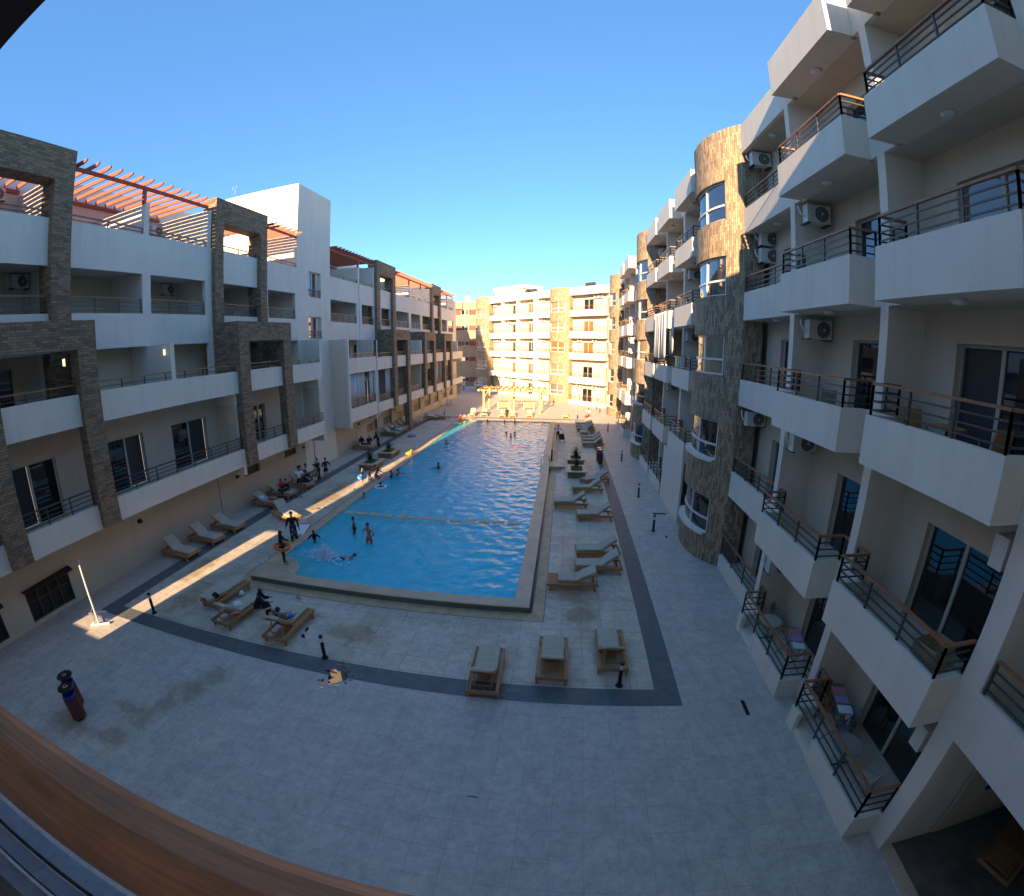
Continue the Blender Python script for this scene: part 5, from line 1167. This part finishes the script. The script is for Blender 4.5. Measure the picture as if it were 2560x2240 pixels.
for a in (-.22, .22): MB().tube((a, -.25, .08), (a, .3, .95), .015).tube((a, .25, .08), (a, -.1, .6), .015).build('frame', 'rail_metal', t, False)
for a in (-.22, .22):
    for b in (-.25, .25): MB().torus((a, b, .09), .07, .02, 12, 6, tilt=Matrix.Rotation(R(90), 3, 'Y')).build('wheel', 'black_metal', t, False)
# wall lamp strips on the left building, glow put in for sun glint
for y, x, z, l in ((16.27, -18.5, 10.0, 'bright lamp strip on the edge of the cream fin wall at left'), (10.9, -18.75, 9.95, 'bright lamp strip inside the nearest low stone frame')):
    t = thing('strip_wall_lamp', l, 'wall lamp', (x, y, z)); MB().box(-.045, .045, -.08, -.01, -.14, .14).build('diffuser', 'lamp_sun_glint', t, False); MB().box(-.055, .055, -.01, .0, -.16, .16).build('back_plate', 'white_metal', t, False)
# ------------------------------------------------------------------ people
def fk(p):
    """joint positions of a figure 1 unit tall, facing +y; p holds angles in degrees"""
    g = lambda k, d: p.get(k, d)
    lean = R(g('lean', 0)); up = Vector((0, math.sin(lean), math.cos(lean))); J = {}
    J['pel'] = Vector((0, 0, 0)); J['sp'] = up * .10; J['ch'] = up * .20; J['nk'] = up * .295
    hl = R(g('lean', 0) * .6 + g('head', 8)); hu = Vector((0, math.sin(hl), math.cos(hl))); J['hb'] = J['nk'] + hu * .045; J['hm'] = J['hb'] + hu * .06 + Vector((0, .012, 0)); J['ht'] = J['hb'] + hu * .115
    J['nose'] = J['hm'] + Vector((0, .053, -.012))
    for s, S_ in ((-1, 'L'), (1, 'R')):
        J['sh' + S_] = J['nk'] + Vector((s * .105, 0, -.025)); sf, ab, ef = R(g('sf' + S_, 6)), R(g('ab' + S_, 10)), R(g('ef' + S_, 15))
        sw = g('in' + S_, 0)
        J['el' + S_] = J['sh' + S_] + Vector((s * math.sin(ab), math.sin(sf) * math.cos(ab), -math.cos(sf) * math.cos(ab))) * .17
        a2 = sf + ef; fd = Vector((s * math.sin(ab) * .5 - s * sw, math.sin(a2), -math.cos(a2))).normalized(); J['wr' + S_] = J['el' + S_] + fd * .145
        J['pa' + S_] = J['wr' + S_] + fd * .045
        sd = fd.cross(Vector((0, 1, 0.2))).normalized() if abs(fd.y) < .9 else Vector((1, 0, 0))
        cur = fd.cross(sd)
        for k in range(4): J['f%d%s' % (k, S_)] = J['pa' + S_] + sd * (k - 1.5) * .011 + fd * (.042 - abs(k - 1.4) * .004) + cur * .008
        J['th' + S_] = J['wr' + S_] + fd * .03 + sd * .030
        J['hip' + S_] = Vector((s * .052, 0, -.01)); hf, kf, sp_ = R(g('hf' + S_, 0)), R(g('kf' + S_, 4)), R(g('spr' + S_, 3))
        J['kn' + S_] = J['hip' + S_] + Vector((s * math.sin(sp_), math.sin(hf) * math.cos(sp_), -math.cos(hf) * math.cos(sp_))) * .245
        J['an' + S_] = J['kn' + S_] + Vector((s * math.sin(sp_) * .3, math.sin(hf - kf), -math.cos(hf - kf))) * .235
        fa = R(g('foot', 0)); J['toe' + S_] = J['an' + S_] + Vector((s * .02, .11 * math.cos(fa), -.028 - .11 * math.sin(fa)))
    return J
def skin_mesh(name, pts, edges, rad, mat, scale=1.0, root=0, lvl=1):
    me = bpy.data.meshes.new(name); me.from_pydata([tuple(Vector(p) * scale) for p in pts], edges, [])
    ob = bpy.data.objects.new(name, me); COL.objects.link(ob)
    sk = ob.modifiers.new('skin', 'SKIN'); sk.use_smooth_shade = True; sk.branch_smoothing = .4
    for i, v in enumerate(me.skin_vertices[0].data):
        r = rad[i]; r = (r, r) if not isinstance(r, tuple) else r; v.radius = (r[0] * scale, r[1] * scale); v.use_root = (i == root)
    ss = ob.modifiers.new('sub', 'SUBSURF'); ss.levels = lvl; ss.render_levels = lvl
    dg = bpy.context.evaluated_depsgraph_get(); dg.update(); ev = ob.evaluated_get(dg); me2 = bpy.data.meshes.new_from_object(ev)
    ob.modifiers.clear(); ob.data = me2; me2.name = name; me2.materials.clear(); me2.materials.append(MT[mat])
    for q in me2.polygons: q.use_smooth = True
    return ob
BODY = [('pel', .062), ('sp', .055), ('ch', (.062, .075)), ('nk', .030), ('hb', .034), ('hm', .050), ('ht', .036), ('nose', .008)]
BE = [('pel', 'sp'), ('sp', 'ch'), ('ch', 'nk'), ('nk', 'hb'), ('hb', 'hm'), ('hm', 'ht'), ('hm', 'nose')]
for s_ in 'LR':
    BODY += [('sh' + s_, .034), ('el' + s_, .024), ('wr' + s_, .016), ('pa' + s_, .019), ('th' + s_, .007)] + [('f%d%s' % (k, s_), .0065) for k in range(4)] + [('hip' + s_, .050), ('kn' + s_, .032), ('an' + s_, .021), ('toe' + s_, .018)]
    BE += [('ch', 'sh' + s_), ('sh' + s_, 'el' + s_), ('el' + s_, 'wr' + s_), ('wr' + s_, 'pa' + s_), ('wr' + s_, 'th' + s_)] + [('pa' + s_, 'f%d%s' % (k, s_)) for k in range(4)] + [('pel', 'hip' + s_), ('hip' + s_, 'kn' + s_), ('kn' + s_, 'an' + s_), ('an' + s_, 'toe' + s_)]
def garment(J, nm, names, rads, edges, mat, h, t):
    idx = {n: i for i, n in enumerate(names)}; pts = []
    for n in names: pts.append(J[n] if not isinstance(n, tuple) else J[n[0]].lerp(J[n[1]], n[2]))
    o = skin_mesh(nm, pts, [(idx[a], idx[b]) for a, b in edges], rads, mat, h); o.parent = t; return o
def person(x, y, z, deg, label, h=1.7, skin='skin', pose={}, wear=(), hair=True, pz=None, tilt=None, group=None):
    J = fk(pose); low = min(J[k + s_].z for k in ('an', 'toe') for s_ in 'LR') - .018
    t = thing('person', label, 'person', (x, y, z + (-low * h if pz is None else pz)), R(deg - 90), group=group)
    if tilt: t.rotation_euler = (R(tilt[0]), R(tilt[1]), R(deg - 90))
    nm = [n for n, r in BODY]; idx = {n: i for i, n in enumerate(nm)}
    b = skin_mesh('body', [J[n] for n in nm], [(idx[a], idx[c]) for a, c in BE], [r for n, r in BODY], skin, h); b.parent = t
    hm = J['hm'] * h
    for s_ in (-1, 1):
        e = MB().ball((hm.x + s_ * .019 * h, hm.y + .046 * h, hm.z + .004 * h), .0065 * h, 6).build('eye', 'eye', t, False)
        MB().ball((hm.x + s_ * .050 * h, hm.y, hm.z - .004 * h), .013 * h, 6, sx=.5).build('ear', skin, t, False)
    MB().ball((hm.x, hm.y + .047 * h, hm.z - .032 * h), .012 * h, 6, sz=.35).build('mouth', 'cloth_pink' if skin != 'skin_dark' else 'cloth_maroon', t, False)
    if hair: 
        hp = MB().ball((0, 0, 0), 1, 14); hp.v = [(hm.x + a * .056 * h, hm.y - .010 * h + b_ * (.058 if b_ < 0 else .052) * h, hm.z + .018 * h + max(c, -.55 if b_ < -.1 else .12) * .062 * h) for a, b_, c in hp.v]
        hp.build('hair', 'hair', t, False, smooth=True)
    for w in wear:
        k, mat = w[0], w[1]
        if k == 'shorts': garment(J, 'shorts', ['sp', 'pel', 'hipL', 'hipR', ('hipL', 'knL', .62), ('hipR', 'knR', .62)], [.052, .072, .062, .062, .060, .060], [('sp', 'pel'), ('pel', 'hipL'), ('pel', 'hipR'), ('hipL', ('hipL', 'knL', .62)), ('hipR', ('hipR', 'knR', .62))], mat, h, t)
        elif k == 'briefs': garment(J, 'shorts', ['pel', 'hipL', 'hipR', ('hipL', 'knL', .2), ('hipR', 'knR', .2)], [.068, .060, .060, .056, .056], [('pel', 'hipL'), ('pel', 'hipR'), ('hipL', ('hipL', 'knL', .2)), ('hipR', ('hipR', 'knR', .2))], mat, h, t)
        elif k == 'trousers': garment(J, 'trousers', ['pel', 'hipL', 'hipR', 'knL', 'knR', ('knL', 'anL', .93), ('knR', 'anR', .93)], [.070, .060, .060, .045, .045, .036, .036], [('pel', 'hipL'), ('pel', 'hipR'), ('hipL', 'knL'), ('hipR', 'knR'), ('knL', ('knL', 'anL', .93)), ('knR', ('knR', 'anR', .93))], mat, h, t)
        elif k in ('shirt', 'top'):
            e_ = .85 if k == 'top' else .0
            arms = [('elL'), ('elR'), ('elL', 'wrL', .9), ('elR', 'wrR', .9)] if k == 'top' else [('shL', 'elL', .7), ('shR', 'elR', .7)]
            nm2 = ['pel', 'sp', 'ch', ('ch', 'nk', .75), 'shL', 'shR'] + arms; rd = [.074, .068, (.074, .088), .042, .046, .046] + ([.034, .034, .027, .027] if k == 'top' else [.040, .040])
            ed = [('pel', 'sp'), ('sp', 'ch'), ('ch', ('ch', 'nk', .75)), ('ch', 'shL'), ('ch', 'shR')] + ([('shL', 'elL'), ('shR', 'elR'), ('elL', ('elL', 'wrL', .9)), ('elR', ('elR', 'wrR', .9))] if k == 'top' else [('shL', ('shL', 'elL', .7)), ('shR', ('shR', 'elR', .7))])
            garment(J, 'shirt', nm2, rd, ed, mat, h, t)
        elif k == 'skirt':
            kc = (J['knL'] + J['knR']) / 2; ac_ = (J['anL'] + J['anR']) / 2; J['kc'] = kc; J['ac'] = kc.lerp(ac_, .15)
            garment(J, 'skirt', ['sp', 'pel', ('pel', 'kc', .5), 'kc', 'ac'], [.058, .078, .092, .105, .10], [('sp', 'pel'), ('pel', ('pel', 'kc', .5)), (('pel', 'kc', .5), 'kc'), ('kc', 'ac')], mat, h, t)
        elif k == 'robe':
            kc = (J['knL'] + J['knR']) / 2; ac_ = (J['anL'] + J['anR']) / 2; J['kc'] = kc; J['ac'] = ac_
            garment(J, 'robe', ['ch', 'sp', 'pel', 'kc', ('kc', 'ac', .9), ('ch', 'nk', .8), 'shL', 'shR', 'elL', 'elR', ('elL', 'wrL', .9), ('elR', 'wrR', .9)], [(.085, .10), .085, .098, .105, .105, .045, .052, .052, .046, .046, .040, .040],
                    [('ch', 'sp'), ('sp', 'pel'), ('pel', 'kc'), ('kc', ('kc', 'ac', .9)), ('ch', ('ch', 'nk', .8)), ('ch', 'shL'), ('ch', 'shR'), ('shL', 'elL'), ('shR', 'elR'), ('elL', ('elL', 'wrL', .9)), ('elR', ('elR', 'wrR', .9))], mat, h, t)
        elif k == 'scarf':
            J['hk'] = J['hm'] + Vector((0, -.018, .006)); J['h2'] = J['ht'] + Vector((0, -.012, -.02))
            garment(J, 'headscarf', ['ch', ('ch', 'nk', .9), 'hb', 'hk', 'h2'], [(.07, .085), .06, .050, .060, .045], [('ch', ('ch', 'nk', .9)), (('ch', 'nk', .9), 'hb'), ('hb', 'hk'), ('hk', 'h2')], mat, h, t)
        elif k == 'cap':
            hp = MB().ball((0, 0, 0), 1, 12); hp.v = [(hm.x + a * .06 * h, hm.y + b_ * .064 * h, hm.z + .022 * h + max(c, 0) * .062 * h) for a, b_, c in hp.v]; hp.box(hm.x - .035 * h, hm.x + .035 * h, hm.y + .045 * h, hm.y + .10 * h, hm.z + .022 * h, hm.z + .028 * h); hp.build('cap', mat, t, False, smooth=True)
    return t
SIT = dict(lean=12, hfL=82, hfR=82, kfL=80, kfR=80, sfL=35, sfR=35, efL=40, efR=40)
STAND = dict(kfL=4, kfR=6)
WATER = .235
def sitter(x, y, deg, label, h, skin, wear, seat=.44, extra={}, hair=True):
    p = dict(SIT); p.update(extra); return person(x, y, 0, deg, label, h, skin, p, wear, hair, pz=seat + .065 * h)
def swimmer(x, y, deg, label, above=.35, h=1.6, skin='skin', pose=None, wear=(('briefs', 'cloth_navy'),), hair=True):
    p = dict(sfL=60, sfR=60, abL=35, abR=35, efL=30, efR=30); p.update(pose or {}); J = fk(p)
    return person(x, y, 0, deg, label, h, skin, p, wear, hair, pz=WATER + above - J['ht'].z * h - .02 * h)
person(-12.15, 15.75, .262, 20, 'woman in black swimwear and headscarf holding an orange ring at the pool corner', 1.62, 'skin', dict(abL=25, abR=12, sfL=20, sfR=20, efL=50, efR=50, hfR=8, kfR=10), (('top', 'black_cloth'), ('trousers', 'black_cloth'), ('scarf', 'black_cloth')))
ring(-12.15, 15.8, 1.10, .33, .075, 'cloth_orange', 'orange swim ring held around the waist by the woman in black', tilt=Matrix.Rotation(R(12), 3, 'Y'))
person(-13.25, 18.35, .0, -60, 'person in black top and blue patterned skirt standing at the left pool edge', 1.76, 'skin', dict(abL=18, abR=18, efL=20, efR=70, kfL=8), (('top', 'black_cloth'), ('trousers', 'black_cloth'), ('skirt', 'floral_cloth')))
person(-17.45, 25.7, 0, 115, 'man in a white t-shirt and black shorts standing with his back turned', 1.98, 'skin', dict(efL=60, efR=60, inL=.3, inR=.3, hfL=8, kfL=10), (('shirt', 'cloth_white'), ('shorts', 'black_cloth')))
sitter(-18.45, 24.75, -20, 'person in a red shirt sitting on the left wall lounger', 1.65, 'skin', (('shirt', 'cloth_red'), ('trousers', 'black_cloth')))
sitter(-17.95, 25.0, -160, 'person in a pink headscarf sitting beside the one in red', 1.6, 'skin', (('robe', 'black_cloth'), ('scarf', 'cloth_pink')), extra=dict(hfL=70, hfR=70))
sitter(-18.7, 27.6, -10, 'person in a grey patterned shirt sitting behind the man in white', 1.68, 'skin', (('shirt', 'cloth_grey'), ('trousers', 'black_cloth')), seat=.6)
sitter(-17.9, 26.95, 10, 'person in black sitting on the end of the lounger right of the man in white', 1.68, 'skin', (('top', 'black_cloth'), ('trousers', 'black_cloth')))
sitter(-18.2, 28.0, -120, 'person in a striped white shirt mostly hidden behind the man in white', 1.75, 'skin', (('shirt', 'cloth_white'), ('trousers', 'black_cloth')), seat=.62)
sitter(-17.55, 28.2, 200, 'person in a camouflage patterned top sitting in the left wall group', 1.72, 'skin', (('top', 'cloth_camo'), ('trousers', 'cloth_camo')), seat=.55)
person(-17.3, 29.1, 0, -20, 'tall person in black standing with hands on hips at the end of the left group', 1.72, 'skin', dict(abL=45, abR=45, efL=70, efR=70, inL=.9, inR=.9), (('top', 'black_cloth'), ('shorts', 'black_cloth')))
person(-17.75, 28.75, 0, 180, 'person in black carrying a small child on the shoulders', 1.7, 'skin', dict(abL=20, abR=20, efL=130, efR=130), (('top', 'black_cloth'), ('trousers', 'black_cloth')))
person(-17.8, 28.72, 1.28, 180, 'small child sitting on the shoulders of a person in black', .95, 'skin', dict(SIT, lean=0, hfL=60, hfR=60), (('shirt', 'cloth_white'), ('shorts', 'black_cloth')), pz=.12)
person(-13.95, 28.4, .0, 10, 'child in a sun hat wearing a blue swim ring on the left pool edge', 1.22, 'skin_light', dict(abL=35, abR=35), (('shirt', 'cloth_navy'), ('shorts', 'cloth_navy'), ('cap', 'cushion')))
ring(-13.95, 28.4, .60, .27, .085, 'cloth_sky_blue', 'blue swim ring worn by the child in a sun hat', tilt=Matrix.Rotation(R(10), 3, 'X'))
person(-13.7, 29.1, 0, 20, 'bending boy in orange shorts at the left pool edge', 1.52, 'skin', dict(lean=48, sfL=60, sfR=60, head=20, hfL=10, hfR=-5), (('shorts', 'cloth_orange'),))
person(-13.25, 29.15, .0, -10, 'crouching boy in patterned clothes helping a swimmer at the left edge', 1.5, 'skin_dark', dict(lean=30, hfL=75, hfR=60, kfL=110, kfR=95, sfL=60, sfR=60), (('shirt', 'pink_print'), ('shorts', 'pink_print')))
swimmer(-12.3, 29.8, 20, 'swimmer in a dark blue top near the left edge', .52, 1.6, 'skin', wear=(('shirt', 'cloth_navy'),)); swimmer(-12.0, 30.45, -20, 'swimmer stretching an arm just behind the one in dark blue', .5, 1.6, 'skin', dict(sfR=80, abR=60))
swimmer(-12.15, 27.45, 100, 'swimmer lying inside a pale swim ring by the left edge', .36, 1.5, 'skin_dark'); swimmer(-12.35, 25.2, 180, 'lone boy low in the water by the left pool edge', .36, 1.4, 'skin')
swimmer(-10.4, 19.7, 200, 'thin boy walking through the shallow water with arms out', .98, 1.35, 'skin_dark', dict(abL=50, abR=40, sfL=20, sfR=0, efL=20, hfL=15), (('briefs', 'black_cloth'),))
swimmer(-9.2, 18.85, 250, 'boy in coral pink shorts standing in the shallow water with hands on hips', 1.08, 1.62, 'skin', dict(sfL=-10, sfR=-10, abL=48, abR=48, efL=60, efR=60, inL=.9, inR=.9, sprL=10, sprR=16), (('shorts', 'cloth_coral'),))
swimmer(-12.0, 18.3, -60, 'child in a black swim top standing in the water below the patterned skirt', .68, 1.3, 'skin', None, (('top', 'black_cloth'), ('scarf', 'black_cloth')))
person(-9.75, 17.0, 0, 20, 'swimmer with blue goggles kicking up the white splash', 1.45, 'skin', dict(lean=0, hfL=-8, hfR=8, sfL=150, sfR=60, head=-35), (('briefs', 'cloth_navy'),), pz=.19, tilt=(-80, 0))
swimmer(-11.2, 41.5, -30, 'swimmer in the turquoise water near the far left edge', .38); swimmer(-9.45, 32.6, 160, 'lone swimmer in the middle of the deep water', .5, 1.6, 'skin_dark')
swimmer(-5.95, 46.7, 180, 'left head of three swimmers close together in the far water', .34, 1.6, 'skin_dark'); swimmer(-5.35, 45.7, 200, 'middle head of three swimmers close together in the far water', .36, 1.6, 'skin_dark'); swimmer(-5.05, 46.7, 170, 'right head of three swimmers close together in the far water', .36, 1.6, 'skin_dark')
swimmer(-9.3, 54.3, 0, 'left swimmer at the far pool edge', .36, 1.5, 'skin_dark'); swimmer(-7.2, 54.3, 10, 'middle swimmer low at the far pool edge', .3, 1.5, 'skin'); swimmer(-5.9, 54.2, 0, 'right swimmer at the far pool edge', .5, 1.5, 'skin')
for x, y, d, l, s_, c in ((-13.0, 55.2, -40, 'left bather sitting at the far left pool corner', 'skin_light', 'cloth_red'), (-12.55, 55.6, -60, 'middle bather sitting at the far left pool corner', 'skin_light', 'cloth_pink'), (-12.0, 55.65, -20, 'right bather with legs stretched at the far left pool corner', 'skin_light', 'cloth_white')):
    sitter(x, y, d, l, 1.6, s_, (('briefs', c), ('shirt', c) if c != 'cloth_white' else ('briefs', c)), seat=.27, extra=dict(hfL=85, hfR=80, kfL=30, kfR=40))
sitter(-19.2, 39.5, -60, 'left woman in black sitting on the lounger behind the planters', 1.62, 'skin', (('robe', 'black_cloth'), ('scarf', 'black_cloth')), hair=False); sitter(-18.5, 39.75, -60, 'middle woman in dark clothes sitting behind the planters', 1.62, 'skin', (('robe', 'black_cloth'), ('scarf', 'cloth_grey')), hair=False)
person(-17.6, 39.9, 0, -150, 'right woman in long black robe leaning forward behind the planters', 1.62, 'skin', dict(lean=18, sfL=30, sfR=30, efL=40), (('robe', 'black_cloth'), ('scarf', 'black_cloth')), False)
sitter(-18.9, 47.3, -30, 'person lying back with a red towel in the far left lounger row', 1.5, 'skin', (('shirt', 'cloth_white'), ('shorts', 'cloth_crimson')), extra=dict(lean=-45, kfL=15, kfR=20))
person(3.33, 58.8, 0, -120, 'person in a white shirt carrying a red bag at the far deck corner', 1.66, 'skin', dict(lean=10, efL=20, hfL=15, hfR=-12, kfR=15), (('shirt', 'cloth_white'), ('trousers', 'cloth_red')))
lump('bag', 3.0, 58.55, .45, .18, .12, .22, 'cloth_red', 'red bag carried at the far deck corner', 'bag', 21)
person(-.5, 45.7, 0, 80, 'person in a pale blue shirt and black trousers beside the push chair', 1.6, 'skin', dict(lean=16, sfL=45, sfR=45, abL=35, abR=35, efL=30), (('shirt', 'cloth_white'), ('trousers', 'black_cloth')))
sitter(-7.6, 60.2, -90, 'dark figure sitting between two loungers at the timber pergola', 1.6, 'skin_dark', (('robe', 'cloth_dark_brown'), ('scarf', 'cloth_dark_brown')))
person(-21.5, 95, 0, -90, 'person in a white shirt and red trousers at the far left gate', 1.75, 'skin_dark', {}, (('shirt', 'cloth_white'), ('trousers', 'cloth_red')))
person(-10.95, 12.0, 0, 25, 'woman in black robe and headscarf sitting sideways on the front left lounger', 1.66, 'skin', dict(SIT, lean=22, kfL=72, kfR=95, sprL=10, sfL=20, sfR=30, efL=80, efR=60, inL=.3, inR=.3), (('robe', 'black_cloth'), ('scarf', 'black_cloth'), ('trousers', 'black_cloth')), False, pz=.52)
lm = person(-9.38, 11.65, 0, 90, 'man in an olive shirt and blue shorts lying on the front left lounger', 1.72, 'skin_light', dict(lean=-50, head=25, hfL=84, hfR=80, kfL=22, kfR=4, sfL=150, abL=40, efL=110, sfR=20, efR=60, sprL=4, sprR=12, foot=-40), (('shirt', 'cloth_olive'), ('shorts', 'cloth_blue')), pz=.52)
